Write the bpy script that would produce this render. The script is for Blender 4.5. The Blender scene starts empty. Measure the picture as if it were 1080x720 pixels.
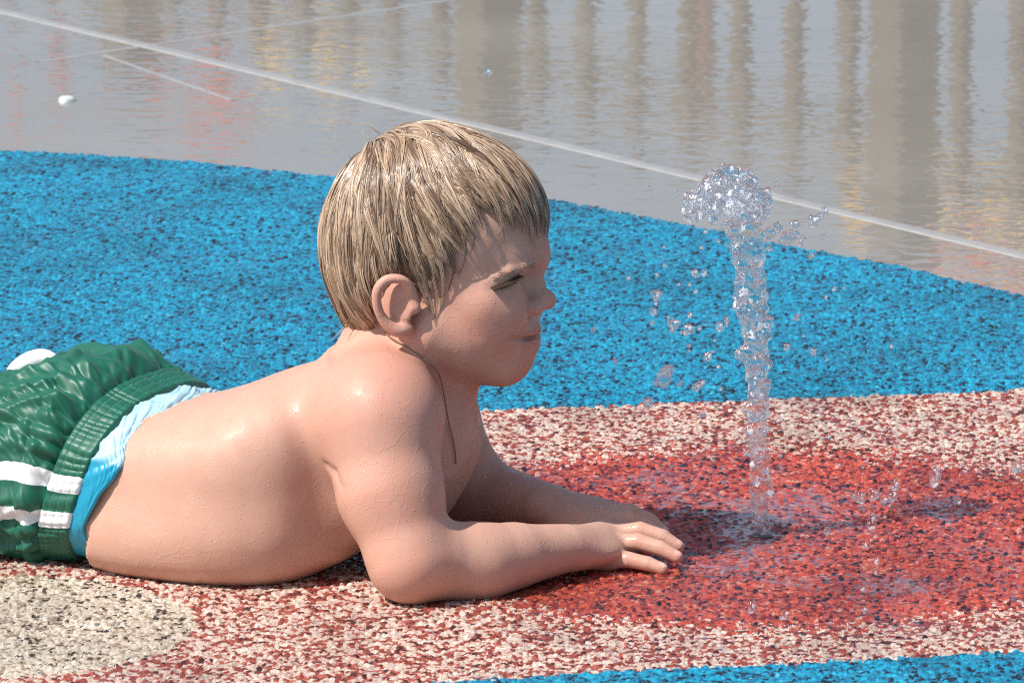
import bpy, math, random
import numpy as np
from mathutils import Vector, Matrix

random.seed(7); rng = np.random.default_rng(7)
SC = bpy.context.scene
COL = SC.collection
R = math.radians

# ------------------------------------------------------------------ camera geometry
FPX = 7500.0                      # focal length in pixels of the 1080 px wide photograph
PITCH = R(12.21)
CAM = np.array([0.0, -5.598, 1.40])
CF = np.array([0, math.cos(PITCH), -math.sin(PITCH)]); CU = np.array([0, math.sin(PITCH), math.cos(PITCH)]); CR = np.array([1.0, 0, 0])
PX = 1 / 1300.0                   # one photo pixel at the boy, in metres

def ray(px, py):
    return CF + CR * ((px - 540) / FPX) - CU * ((py - 360) / FPX)
def G(px, py, z=0.0):             # point of the ground seen at a pixel
    d = ray(px, py); t = (z - CAM[2]) / d[2]
    return CAM + d * t
# the boy's own frame: u along the body to the head, v across (away from the camera), w up
YAW = R(-16); BO = np.array([-0.108, 0.04, 0.0])
cy, sy = math.cos(YAW), math.sin(YAW)
def to_body(p):
    q = np.asarray(p) - BO
    return np.array([q[0]*cy + q[1]*sy, -q[0]*sy + q[1]*cy, q[2]])
def to_world_arr(V):
    V = np.asarray(V, float)
    return np.stack([V[:,0]*cy - V[:,1]*sy + BO[0], V[:,0]*sy + V[:,1]*cy + BO[1], V[:,2]], 1)
def A(px, py, v=0.0):
    d = ray(px, py); o = to_body(CAM); dd = np.array([d[0]*cy + d[1]*sy, -d[0]*sy + d[1]*cy, d[2]])
    return o + dd * ((v - o[1]) / dd[1])
def GB(px, py): return to_body(G(px, py))

# ------------------------------------------------------------------ object helpers
def tag(o, label=None, cat=None, group=None, kind=None):
    if label: o['label'] = label
    if cat: o['category'] = cat
    if group: o['group'] = group
    if kind: o['kind'] = kind
    return o
def mesh_obj(name, V, F, mat=None, parent=None, smooth=True):
    me = bpy.data.meshes.new(name)
    V = np.asarray(V, np.float32)
    if isinstance(F, np.ndarray) and F.ndim == 2:
        n, k = F.shape
        me.vertices.add(len(V)); me.vertices.foreach_set('co', V.ravel())
        me.loops.add(n*k); me.loops.foreach_set('vertex_index', F.astype(np.int32).ravel())
        me.polygons.add(n); me.polygons.foreach_set('loop_start', np.arange(0, n*k, k, dtype=np.int32))
        me.update(calc_edges=True)
    else:
        me.from_pydata([tuple(v) for v in V], [], [tuple(f) for f in F]); me.update()
    if smooth: me.polygons.foreach_set('use_smooth', np.ones(len(me.polygons), bool))
    me.validate()
    o = bpy.data.objects.new(name, me); COL.objects.link(o)
    if mat: me.materials.append(mat)
    if parent: o.parent = parent
    return o
def vattr(o, name, arr):
    arr = np.asarray(arr, np.float32)
    if arr.ndim == 1:
        a = o.data.attributes.new(name, 'FLOAT', 'POINT'); a.data.foreach_set('value', arr)
    else:
        a = o.data.attributes.new(name, 'FLOAT_VECTOR', 'POINT'); a.data.foreach_set('vector', arr.ravel())

# ------------------------------------------------------------------ node helpers
class NT:
    def __init__(s, name):
        s.m = bpy.data.materials.new(name); s.m.use_nodes = True
        s.t = s.m.node_tree; s.t.nodes.clear()
        s.out = s.t.nodes.new('ShaderNodeOutputMaterial')
    def n(s, typ, **kw):
        nd = s.t.nodes.new('ShaderNode' + typ)
        ins = kw.pop('ins', {})
        for k, v in kw.items(): setattr(nd, k, v)
        for k, v in ins.items():
            sock = nd.inputs[k]
            if hasattr(v, 'node'): s.t.links.new(v, sock)
            else: sock.default_value = v
        return nd
    def l(s, a, b): s.t.links.new(a, b)
    def math(s, op, a, b=0.0, c=0.0, clamp=False):
        return s.n('Math', operation=op, use_clamp=clamp, ins={0: a, 1: b, 2: c}).outputs[0]
    def mix(s, f, a, b, bt='MIX'):
        nd = s.n('MixRGB', blend_type=bt, ins={0: f, 1: a, 2: b}); return nd.outputs[0]
    def ramp(s, f, stops, interp='LINEAR'):
        nd = s.n('ValToRGB', ins={0: f}); cr = nd.color_ramp; cr.interpolation = interp
        while len(cr.elements) < len(stops): cr.elements.new(0.5)
        for e, (p, c) in zip(cr.elements, stops):
            e.position = p; e.color = c if len(c) == 4 else (*c, 1)
        return nd.outputs[0]
    def smooth(s, x, a, b):
        return s.n('MapRange', interpolation_type='SMOOTHSTEP', ins={0: x, 1: a, 2: b, 3: 0.0, 4: 1.0}).outputs[0]
    def principled(s, **ins):
        p = s.n('BsdfPrincipled', ins=ins); s.l(p.outputs[0], s.out.inputs[0]); return p
def rgb(r, g, b): return (r, g, b, 1)
def srgb(r, g, b):
    f = lambda c: ((c/255+.055)/1.055)**2.4 if c > 10 else c/255/12.92
    return (f(r), f(g), f(b), 1)

# ------------------------------------------------------------------ distance-field modelling
def ell(c, r):
    c = np.asarray(c, float); r = np.asarray(r, float)
    def f(X, Y, Z):
        a, b, d = (X-c[0])/r[0], (Y-c[1])/r[1], (Z-c[2])/r[2]
        k0 = np.sqrt(a*a+b*b+d*d); k1 = np.sqrt((a/r[0])**2+(b/r[1])**2+(d/r[2])**2)
        return k0*(k0-1)/np.maximum(k1, 1e-6)
    return f, c-r, c+r
def rell(c, r, axis_u, axis_w):   # rotated ellipsoid: r along axis_u, (cross), axis_w
    c = np.asarray(c, float); r = np.asarray(r, float)
    e1 = np.asarray(axis_u, float); e1 /= np.linalg.norm(e1)
    e3 = np.asarray(axis_w, float); e3 = e3 - e1*np.dot(e1, e3); e3 /= np.linalg.norm(e3)
    e2 = np.cross(e3, e1)
    def f(X, Y, Z):
        dx, dy, dz = X-c[0], Y-c[1], Z-c[2]
        a = (dx*e1[0]+dy*e1[1]+dz*e1[2])/r[0]; b = (dx*e2[0]+dy*e2[1]+dz*e2[2])/r[1]; d = (dx*e3[0]+dy*e3[1]+dz*e3[2])/r[2]
        k0 = np.sqrt(a*a+b*b+d*d); k1 = np.sqrt((a/r[0])**2+(b/r[1])**2+(d/r[2])**2)
        return k0*(k0-1)/np.maximum(k1, 1e-6)
    m = max(r); return f, c-m, c+m
def cone(a, b, ra, rb):
    a = np.asarray(a, float); b = np.asarray(b, float); d = b-a; dd = max(d@d, 1e-12)
    def f(X, Y, Z):
        t = np.clip(((X-a[0])*d[0]+(Y-a[1])*d[1]+(Z-a[2])*d[2])/dd, 0, 1)
        return np.sqrt((X-a[0]-t*d[0])**2+(Y-a[1]-t*d[1])**2+(Z-a[2]-t*d[2])**2) - (ra+(rb-ra)*t)
    return f, np.minimum(a-ra, b-rb), np.maximum(a+ra, b+rb)
def sph(c, r): return cone(c, c, r, r)
def mirror(p):
    f, lo, hi = p
    return (lambda X, Y, Z: f(X, -Y, Z)), np.array([lo[0], -hi[1], lo[2]]), np.array([hi[0], -lo[1], hi[2]])
def loft(us, yc, zt, zb, hw, p=2.4):  # cross-sections along u: half width, top and bottom heights
    us, yc, zt, zb, hw = (np.asarray(q, float) for q in (us, yc, zt, zb, hw))
    def sp(x, q):                      # smooth (cubic Hermite) interpolation
        m = np.gradient(q, us); i = np.clip(np.searchsorted(us, x)-1, 0, len(us)-2)
        h = us[i+1]-us[i]; t = np.clip((x-us[i])/h, 0, 1)
        return (2*t**3-3*t*t+1)*q[i]+(t**3-2*t*t+t)*h*m[i]+(3*t*t-2*t**3)*q[i+1]+(t**3-t*t)*h*m[i+1]
    def f(X, Y, Z):
        x = np.clip(X, us[0], us[-1]); y0 = sp(x, yc); t = sp(x, zt); b = sp(x, zb); a = sp(x, hw)
        zc = (t+b)/2; hb = (t-b)/2; m = np.minimum(a, hb)
        q = (np.abs((Y-y0)/a)**p+np.abs((Z-zc)/hb)**p)**(1/p)
        d = (q-1)*m
        e = np.maximum(np.abs(X-(us[0]+us[-1])/2)-(us[-1]-us[0])/2, 0)
        return np.sqrt(np.maximum(d, 0)**2+e*e)*(d > 0)+np.where(d > 0, 0, np.maximum(d, 0)+np.where(e > 0, e, d))
    lo = np.array([us[0], (yc-hw).min(), zb.min()]); hi = np.array([us[-1], (yc+hw).max(), zt.max()])
    return f, lo, hi
def smin(a, b, k):
    if k <= 0: return np.minimum(a, b)
    h = np.maximum(k-np.abs(a-b), 0)/k
    return np.minimum(a, b)-h*h*k*0.25
def smax(a, b, k): return -smin(-a, -b, k)
class Vol:
    def __init__(s, xs, ys, zs):
        s.ax = [np.asarray(q, np.float32) for q in (xs, ys, zs)]
        s.F = np.full([len(q) for q in s.ax], 0.2, np.float32); s.log = []
    def _sl(s, lo, hi, pad):
        sl = []
        for q, a, b in zip(s.ax, lo, hi):
            i = max(np.searchsorted(q, a-pad)-1, 0); j = min(np.searchsorted(q, b+pad)+1, len(q)); sl.append(slice(i, max(j, i)))
        return tuple(sl)
    def op(s, prim, k, sub=False):
        f, lo, hi = prim; s.log.append((f, k, sub))
        sl = s._sl(lo, hi, k+0.006); sv = s.F[sl]
        if sv.size == 0: return
        X, Y, Z = s.ax[0][sl[0]][:, None, None], s.ax[1][sl[1]][None, :, None], s.ax[2][sl[2]][None, None, :]
        d = f(X, Y, Z).astype(np.float32)
        s.F[sl] = smax(sv, -d, k) if sub else smin(sv, d, k)
    def add(s, prim, k=0.01, sym=False):
        s.op(prim, k)
        if sym: s.op(mirror(prim), k)
    def cut(s, prim, k=0.004, sym=False):
        s.op(prim, k, True)
        if sym: s.op(mirror(prim), k, True)
    def at(s, P, upto=None):          # evaluate the same field at single points
        X, Y, Z = P[:, 0], P[:, 1], P[:, 2]; F = np.full(len(P), 0.2)
        for f, k, sub in s.log[:upto]:
            d = f(X, Y, Z); F = smax(F, -d, k) if sub else smin(F, d, k)
        return F
    def mesh(s):                      # surface nets
        F = s.F; S = F < 0; n0, n1, n2 = S.shape
        cnt = np.zeros((n0-1, n1-1, n2-1), np.uint8)
        for i in (0, 1):
            for j in (0, 1):
                for k in (0, 1): cnt += S[i:n0-1+i, j:n1-1+j, k:n2-1+k]
        act = np.argwhere((cnt > 0) & (cnt < 8)).astype(np.int32); del cnt
        idx = np.full((n0-1, n1-1, n2-1), -1, np.int32); idx[act[:, 0], act[:, 1], act[:, 2]] = np.arange(len(act))
        P = np.zeros((len(act), 3)); C = np.zeros(len(act))
        co = [(i, j, k) for i in (0, 1) for j in (0, 1) for k in (0, 1)]
        fv = {c: F[act[:, 0]+c[0], act[:, 1]+c[1], act[:, 2]+c[2]].astype(float) for c in co}
        for c in co:
            for a in range(3):
                if c[a] == 0:
                    d = list(c); d[a] = 1; d = tuple(d)
                    f0, f1 = fv[c], fv[d]; x = (f0 < 0) != (f1 < 0)
                    t = np.where(x, f0/np.where(x, f0-f1, 1), 0)
                    for b in range(3):
                        p0 = s.ax[b][act[:, b]+c[b]]; p1 = s.ax[b][act[:, b]+d[b]]
                        P[:, b] += np.where(x, p0+(p1-p0)*t, 0)
                    C += x
        P /= C[:, None]
        faces = []
        for a in range(3):
            b, c = (a+1) % 3, (a+2) % 3
            s0 = [slice(None)]*3; s1 = [slice(None)]*3; s0[a] = slice(0, -1); s1[a] = slice(1, None)
            e = np.argwhere(S[tuple(s0)] != S[tuple(s1)])
            ok = (e[:, b] > 0) & (e[:, c] > 0) & (e[:, b] < S.shape[b]-1) & (e[:, c] < S.shape[c]-1); e = e[ok]
            q = []
            for db, dc in ((1, 1), (0, 1), (0, 0), (1, 0)):
                g = e.copy(); g[:, b] -= db; g[:, c] -= dc; q.append(idx[g[:, 0], g[:, 1], g[:, 2]])
            q = np.stack(q, 1); inside = S[e[:, 0], e[:, 1], e[:, 2]]
            q[~inside] = q[~inside][:, ::-1]; faces.append(q)
        return P, np.concatenate(faces)
def relax(P, Fq, it=1, w=0.5):        # light smoothing of a quad mesh
    e = np.concatenate([Fq[:, [0, 1]], Fq[:, [1, 2]], Fq[:, [2, 3]], Fq[:, [3, 0]]]); e = np.concatenate([e, e[:, ::-1]])
    for _ in range(it):
        acc = np.stack([np.bincount(e[:, 0], P[e[:, 1], a], len(P)) for a in range(3)], 1)
        P = P*(1-w)+w*acc/np.maximum(np.bincount(e[:, 0], minlength=len(P)), 1)[:, None]
    return P
def axis(*segs):                      # (start, stop, step) pieces joined end to end
    o = [np.arange(a, b-1e-9, st) for a, b, st in segs]; return np.concatenate(o)
def value_noise(P, scale, seed=0):    # smooth lattice noise at points, -1..1
    q = P*scale; i = np.floor(q).astype(np.int64); f = q-i; f = f*f*(3-2*f)
    def h(a, b, c):
        n = (a*374761393+b*668265263+c*2147483647+seed*1274126177) & 0xffffffff
        n = ((n ^ (n >> 13))*1274126177) & 0xffffffff; n = n ^ (n >> 16)
        return (n & 0xffff)/32767.5-1
    r = 0
    for a in (0, 1):
        for b in (0, 1):
            for c in (0, 1):
                w = (f[:, 0] if a else 1-f[:, 0])*(f[:, 1] if b else 1-f[:, 1])*(f[:, 2] if c else 1-f[:, 2])
                r = r+w*h(i[:, 0]+a, i[:, 1]+b, i[:, 2]+c)
    return r
def tube(path, rad, nside=6, cap=True):   # tapered tube along points: vertices, quads
    path = np.asarray(path, float); n = len(path); T = np.gradient(path, axis=0); T /= np.maximum(np.linalg.norm(T, axis=1), 1e-9)[:, None]
    up = np.array([0.3, 0.2, 1.0]); up /= np.linalg.norm(up)
    U = np.cross(T, up); U /= np.maximum(np.linalg.norm(U, axis=1), 1e-6)[:, None]; W = np.cross(U, T)
    a = np.arange(nside)*2*np.pi/nside
    V = path[:, None, :]+np.asarray(rad)[:, None, None]*(np.cos(a)[None, :, None]*U[:, None, :]+np.sin(a)[None, :, None]*W[:, None, :])
    V = V.reshape(-1, 3); i = np.arange(n-1)[:, None]*nside; j = np.arange(nside)[None, :]; k = (j+1) % nside
    F = np.stack([i+j, i+k, i+nside+k, i+nside+j], -1).reshape(-1, 4)
    return V, F
# ------------------------------------------------------------------ the boy's body, one continuous surface
B = Vol(axis((-0.62, -0.30, 0.006), (-0.30, -0.075, 0.0028), (-0.075, 0.150, 0.00115), (0.150, 0.33, 0.0018)),
        axis((-0.21, -0.092, 0.0024), (-0.092, 0.092, 0.0012), (0.092, 0.22, 0.0028)),
        axis((-0.012, 0.06, 0.0019), (0.06, 0.155, 0.0022), (0.155, 0.385, 0.00115)))
def Z(px, py, v=0.0): return A(px, py, v)[2]
def Ux(px, py, v=0.0): return A(px, py, v)[0]
# torso: stations (pixel column, top row, bottom height, half width, centre)
ts = [(20, 400, -0.001, .088, .006), (70, 388, -0.001, .092, .002), (120, 390, -0.001, .094, -.010), (170, 414, -0.002, .092, -.030),
      (225, 417, -0.003, .091, -.044), (270, 406, -0.003, .093, -.048), (310, 391, -0.002, .097, -.042), (345, 381, 0.006, .100, -.028),
      (380, 373, 0.026, .092, -.010), (415, 376, 0.045, .082, -.002), (445, 384, 0.065, .074, 0)]
B.add(loft([A(q[0], q[1], 0)[0] for q in ts], [q[4] for q in ts], [A(q[0], q[1], q[4]*.6)[2] for q in ts], [q[2] for q in ts], [q[3] for q in ts], 2.75), 0)
B.add(ell(A(428, 478, 0), (62*PX, .090, 92*PX)), .04)            # front of the chest, held upright
B.add(ell(A(372, 440, -.055), (48*PX, .043, 52*PX)), .03)
B.add(ell(A(385, 442, .055), (46*PX, .040, 50*PX)), .03)   # shoulder blades
B.add(ell(np.array([-.128, -.070, .024]), (.115, .060, .0255)), .045)      # belly spread on the ground
# neck and shoulders
B.add(cone(A(428, 338), A(404, 430), .043, .049), .02)
B.add(cone(A(458, 372), A(446, 460), .034, .045), .025)
B.add(cone(A(392, 396, -.025), A(398, 430, -.080), .030, .036), .03)
B.add(cone(A(405, 402, .025), A(430, 434, .080), .030, .034), .03)
# legs: straight out behind, the far one with its shin lifted
for s in (-1, 1):
    kn = np.array([-0.475, s*.075+.02, .040])
    B.add(cone([-0.24, s*.048+.008, .075], kn, .062, .040), .03)
    if s < 0:
        an = np.array([-0.60, s*.08, .026]); B.add(cone(kn, an, .037, .022), .02)
    else:
        an = A(-34, 384, .11); B.add(cone(kn, kn*.45+an*.55, .038, .036), .02); B.add(cone(kn*.45+an*.55, an, .036, .021), .015)
        B.add(sph(A(-7, 380, .12), .0195), .012)
        B.add(rell(an+np.array([-.026, 0, .050]), (.062, .026, .014), (-.55, 0, 1), (1, 0, .5)), .02)
# near arm
ne = np.array([A(434, 597, -.128)[0], -.128, .033])
B.add(sph(A(400, 436, -.088), .047), .030)
B.add(cone(A(402, 450, -.100), A(412, 520, -.115), .0430, .0405), .022)
B.add(cone(A(412, 520, -.115), ne, .0410, .033), .012)
nw = A(598, 579, -.022)
fm = A(505, 594, -.088)
B.add(cone(ne, fm, .0325, .0275), .014)
B.add(cone(A(470, 590, -.105), A(530, 586, -.070), .026, .0235), .014)
B.add(cone(fm, nw, .0265, .0165), .016)
B.add(cone(A(550, 583, -.056), nw+np.array([0, .009, .001]), .0195, .0140), .016)
# far arm
fe = np.array([A(500, 530, .118)[0], .118, .031])
B.add(sph(A(436, 430, .090), .047), .03)
B.add(cone(A(446, 440, .100), fe, .042, .030), .02)
fw = A(572, 533, .085)
B.add(cone(fe, fw, .030, .0185), .012)
B.add(cone(A(535, 528, .108), fw+np.array([0, -.008, .001]), .022, .016), .012)
# hands: palm, knuckles, five fingers in three joints each
def finger(pts, radii, k=.004):
    for n_, (a, b, ra, rb) in enumerate(zip(pts[:-1], pts[1:], radii[:-1], radii[1:])):
        m_ = a+(b-a)*.35
        if n_ == 0: B.add(cone(a, m_, ra, ra+(rb-ra)*.35), .0055); a, ra = m_, ra+(rb-ra)*.35
        B.add(cone(a, b, ra, rb), k)
kp = [A(638, 591, .015), A(645, 574, .029), A(647, 562, .043), A(642, 556, .056)]        # near knuckles: little to index
tips = [[A(662, 589.5, .011), A(683, 594, .010), A(699, 599.5, .009)],
        [A(673, 571, .0275), A(696, 578, .0265), A(714, 587, .0255)],
        [A(675, 559, .0435), A(698, 566, .044), A(715, 576, .044)],
        [A(667, 555, .057), A(687, 561, .056), A(702, 570, .055)]]
for kq, tq, r in zip(kp, tips, (.0066, .0074, .0076, .0072)):
    B.add(cone(nw+(kq-nw)*.25, kq, .0110, .0072), .010)
B.add(rell(nw*.46+(kp[1]+kp[2])*.27+np.array([0, 0, -.003]), (.030, .025, .0112), kp[1]-nw, (-.12, -.45, 1)), .014)
for kq, tq, r in zip(kp, tips, (.0066, .0072, .0074, .0070)):
    finger([kq]+tq, (.0082, r*.98, r*.90, r*.74), .0012)
tb = nw+np.array([.012, .022, -.004]); finger([tb, A(628, 560, .075), A(648, 560, .082), A(660, 564, .084)], (.011, .0095, .0075, .006), .004)
fk = [A(632, 560, .046), A(640, 548, .060), A(640, 541, .074), A(632, 539, .087)]
ftip = [[A(655, 562, .044), A(672, 572, .043), A(682, 580, .043)],
        [A(664, 548, .059), A(686, 558, .058), A(702, 571, .058)],
        [A(664, 541, .073), A(684, 550, .072), A(699, 562, .071)],
        [A(655, 541, .086), A(672, 549, .085), A(685, 557, .084)]]
for kq, tq, r in zip(fk, ftip, (.0066, .0074, .0076, .0072)):
    B.add(cone(fw+(kq-fw)*.15, kq, .0125, .0086), .010)
for kq, tq, r in zip(fk, ftip, (.0066, .0074, .0076, .0072)):
    finger([kq]+tq, (.0086, r*1.03, r*.95, r*.80), .0022)
B.add(rell((fw+fk[1]+fk[2])/3+np.array([.002, 0, -.003]), (.030, .024, .012), fk[1]-fw, (-.1, 0, 1)), .010)
finger([fw+np.array([.010, -.018, -.004]), A(608, 560, .050), A(628, 566, .040), A(642, 572, .036)], (.011, .0095, .0078, .006), .004)
# head
NB = len(B.log)
B.add(ell(A(455, 233), (100*PX, .0665, 98*PX)), .015)
B.add(ell(A(503, 238), (68*PX, .056, 66*PX)), .03)
B.add(ell(A(420, 255), (70*PX, .060, 76*PX)), .02)
B.add(ell(A(491, 312), (64*PX, .050, 80*PX)), .03)
B.add(ell(A(512, 337, -.030), (36*PX, .021, 38*PX)), .02, True)
B.add(cone(A(452, 348, -.046), A(523, 381, -.014), .017, .0155), .02, True)
B.add(sph(A(535, 381), 19*PX), .022)
B.add(ell(A(541, 350), (25*PX, .020, 24*PX)), .022)
B.add(cone(A(557, 271, -.004), A(541, 277, -.027), .0075, .0068), .024, True)
def field(P):
    P = np.atleast_2d(P); X, Y, Zz = P.T; F = np.full(len(P), .2)
    for f, k, sub in B.log[NB:]:
        d = f(X, Y, Zz); F = smax(F, -d, k) if sub else smin(F, d, k)
    return F
def grad(P, e=2e-4):
    P = np.atleast_2d(P); g = np.stack([field(P+np.eye(3)[a]*e)-field(P-np.eye(3)[a]*e) for a in range(3)], 1)/(2*e)
    return g/np.maximum(np.linalg.norm(g, axis=1), 1e-6)[:, None]
CB = to_body(CAM)
def HIT(px, py):                   # point of the head seen at a photo pixel
    d = A(px, py)-CB; L = np.linalg.norm(d); d /= L; t = L-.16
    for _ in range(34):
        f = float(field(CB+d*t)[0]); t += f*.8
        if abs(f) < 3e-5: break
    return CB+d*t
EO, EM, EI = HIT(517, 306), HIT(532, 300), HIT(548, 292)
BRW = [HIT(511, 298), HIT(524, 291.5), HIT(538, 285.5), HIT(553, 281.5), HIT(566, 279)]
ec = EM-grad(EM)[0]*.0112; ec[2] -= .0008
B.cut(ell(HIT(556, 293)+np.array([.003, .001, 0]), (.0085, .0095, .0085)), .012, True)
B.add(sph(ec, .0122), .005, True)
for a, b, ra, rb in zip(BRW[:-1], BRW[1:], (.0016, .0026, .0032, .0030), (.0026, .0032, .0030, .0022)):
    B.add(cone(a+(-.0012, .0012, 0), b+(-.0012, .0012, 0), ra, rb), .004, True)
B.add(cone(A(560, 284), A(569, 312), .0058, .0072), .008)
B.add(sph(A(577, 316.5), .0076), .006)
B.add(sph(A(566, 323.5, -.0092), .0063), .006, True)
al = [HIT(556, 317), HIT(551.5, 323), HIT(552, 330), HIT(558, 335)]
for a, b in zip(al[:-1], al[1:]): B.cut(cone(a, b, .0008, .0008), .0035, True)
B.cut(sph(A(574, 331, -.0060), .0028), .002, True)
B.add(cone(HIT(541, 324)+np.array([-.009, .006, 0]), HIT(510, 320)+np.array([0, .0115, 0]), .011, .0105), .022, True)     # cheekbone
MC, MM, MF = HIT(540, 357.5), HIT(554, 357.5), A(569, 354.5)
mg = grad(np.array([MM]))[0]
B.add(cone(A(563.5, 347), MM+np.array([-.003, .0015, .0035]), .0046, .0030), .004, True)      # upper lip
B.add(cone(A(560.5, 362), MM+np.array([-.004, .0022, -.0045]), .0052, .0034), .005, True)     # lower lip
for a, b in ((MF, MM), (MM, MC)): B.cut(cone(a, b, .0019, .0017), .0016, True)
B.cut(sph(MC+np.array([0, -.0008, 0]), .0016), .005, True); B.cut(cone(MM, MC+np.array([-.0015, -.0006, .0004]), .0010, .0010), .0022, True)
e1, e2, e3 = (EI+grad(EI)[0]*0, EM, EO)
def on_surf(p, off=0.0):
    p = np.array(p, float)
    for _ in range(8): p = p-grad(p)[0]*(float(field(p)[0])-off)*.8
    return p
e1, e2, e3 = on_surf(EI), on_surf(EM), on_surf(EO)
NLID = len(B.log)
LIDP = [on_surf(e1*(1-t)**2+2*t*(1-t)*(2*e2-.5*e1-.5*e3)+e3*t*t) for t in np.linspace(0, 1, 7)]
for a, b, ra, rb in zip(LIDP[:-1], LIDP[1:], (.0009, .0016, .0021, .0021, .0018, .0013), (.0016, .0021, .0021, .0018, .0013, .0008)):
    B.cut(cone(a, b, ra, rb), .0010, True)       # squinting eyes
# ears
def spline(P, n):
    P = np.asarray(P, float); m = np.gradient(P, axis=0); x = np.linspace(0, len(P)-1, n); i = np.clip(x.astype(int), 0, len(P)-2); t = (x-i)[:, None]
    return (2*t**3-3*t*t+1)*P[i]+(t**3-2*t*t+t)*m[i]+(3*t*t-2*t**3)*P[i+1]+(t**3-t*t)*m[i+1]
B.add(rell(A(418, 322, -.068), (20*PX, .0055, 27*PX), (1, -.35, 0), (-.15, 0, 1)), .005, True)
hp = spline([A(*q) for q in [(438, 322, -.066), (434, 305, -.071), (423, 295, -.077), (408, 295, -.081), (398, 306, -.084), (398, 323, -.083), (405, 338, -.079), (418, 348, -.074), (431, 346, -.069)]], 26)
hr = np.interp(np.linspace(0, 1, 26), [0, .2, .45, .7, .88, 1], [.0026, .0029, .0030, .0029, .0047, .0040])
for i in range(25): B.add(cone(hp[i], hp[i+1], hr[i], hr[i+1]), .0035, True)
B.cut(rell(A(425, 323, -.079), (10*PX, .0065, 14*PX), (1, -.35, 0), (-.15, 0, 1)), .004, True)
sp_ = spline([A(428, 303, -.079), A(416, 302, -.084), A(406, 311, -.087), A(405, 325, -.086)], 10)
for a, b in zip(sp_[:-1], sp_[1:]): B.cut(cone(a, b, .0021, .0021), .003, True)
B.add(sph(A(438, 325, -.069), .0042), .005, True)

# the rings of the swim shorts: s, centre (u, v, w), half width, half height, twist, lean, exponent
wc = A(143, 497, -.026)
u0 = wc[0]-.004
band = [(-.036, u0+.010, -.028, wc[2]+.002, .0960, .0705, R(13), R(19), 2.6), (-.018, u0-.003, -.024, wc[2]+.002, .0975, .0735, R(13), R(19), 2.6), (0, u0-.016, -.020, wc[2]+.003, .0990, .0770, R(13), R(18), 2.6)]
shorts_st = [(0, u0-.014, -.020, wc[2]+.003, .0960, .0735, R(13), R(18), 2.6), (.018, u0-.031, -.016, wc[2]+.0060, .1020, .0815, R(11), R(13), 2.6), (.05, u0-.066, -.010, wc[2]+.008, .1055, .0840, R(5), R(8), 2.6),
             (.10, u0-.115, .000, wc[2]-.004, .108, .0705, R(2), R(3), 2.7), (.16, u0-.172, .006, wc[2]-.014, .110, .0600, 0, R(0), 2.7), (.225, u0-.235, .010, wc[2]-.020, .112, .0540, 0, 0, 2.7)]
lin = [(-.070, u0+.031, -.034, wc[2]-.0005, .0940, .0660, R(14), R(22), 2.6), (-.050, u0+.022, -.032, wc[2]+.001, .0955, .0690, R(13), R(20), 2.6), (-.030, u0+.004, -.026, wc[2]+.002, .0960, .0700, R(13), R(19), 2.6)]
def tuck(V):                          # keep the body inside its shorts
    st = np.array(sorted(lin[:2]+band+shorts_st[1:])); s = np.full(len(V), .0)
    for _ in range(8):
        q = [np.interp(s, st[:, 0], st[:, c]) for c in range(1, 9)]
        l, h = -(V[:, 1]-q[1]), V[:, 2]-q[2]
        cu = V[:, 0]+np.sin(q[5])*l-np.sin(q[6])*h
        s = np.interp(-cu, -st[:, 1], st[:, 0])
    inside = (cu <= lin[0][1]) & (cu > shorts_st[-1][1])
    k = (np.abs(l/q[3])**q[7]+np.abs(h/q[4])**q[7])**(1/q[7])
    lim = np.interp(s, [-.070, -.045, -.02, .03], [.992, .955, .94, .90])
    f = np.where(inside & (k > lim), lim/np.maximum(k, 1e-6), 1.0)
    W_ = V.copy(); W_[:, 1] = q[1]-l*f; W_[:, 2] = q[2]+h*f
    return W_
def HITB(px, py, v):               # point of the whole body seen at a photo pixel
    d = A(px, py)-CB; L = np.linalg.norm(A(px, py, v)-CB); d /= np.linalg.norm(d); t = L-.05
    for _ in range(40):
        f = float(B.at((CB+d*t)[None])[0]); t += f*.8
        if abs(f) < 5e-5: break
    return CB+d*t
cr = [HITB(x, y, -.12) for x, y in ((343, 490), (353, 498), (360, 514))]
for a, b, r in zip(cr[:-1], cr[1:], (.0007, .0005)): B.cut(cone(a, b, r, r), .006)
V, Fq = B.mesh(); V0_ = relax(V, Fq, 2, .45); wf = np.clip((V[:, 0]-.085)/.02, 0, 1)*(V[:, 2] > .17); V = V0_*(1-.75*wf[:, None])+V*(.75*wf[:, None]); V = tuck(V)
SKIN = V.copy()
# fine creases and softness of a child's skin, as shape
V[:, 2] = np.maximum(V[:, 2], -0.0012)
person = mesh_obj('person', to_world_arr(V), Fq)
tag(person, 'boy in green shorts lying belly-down, propped on his elbows facing the water jet', 'person')
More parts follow.
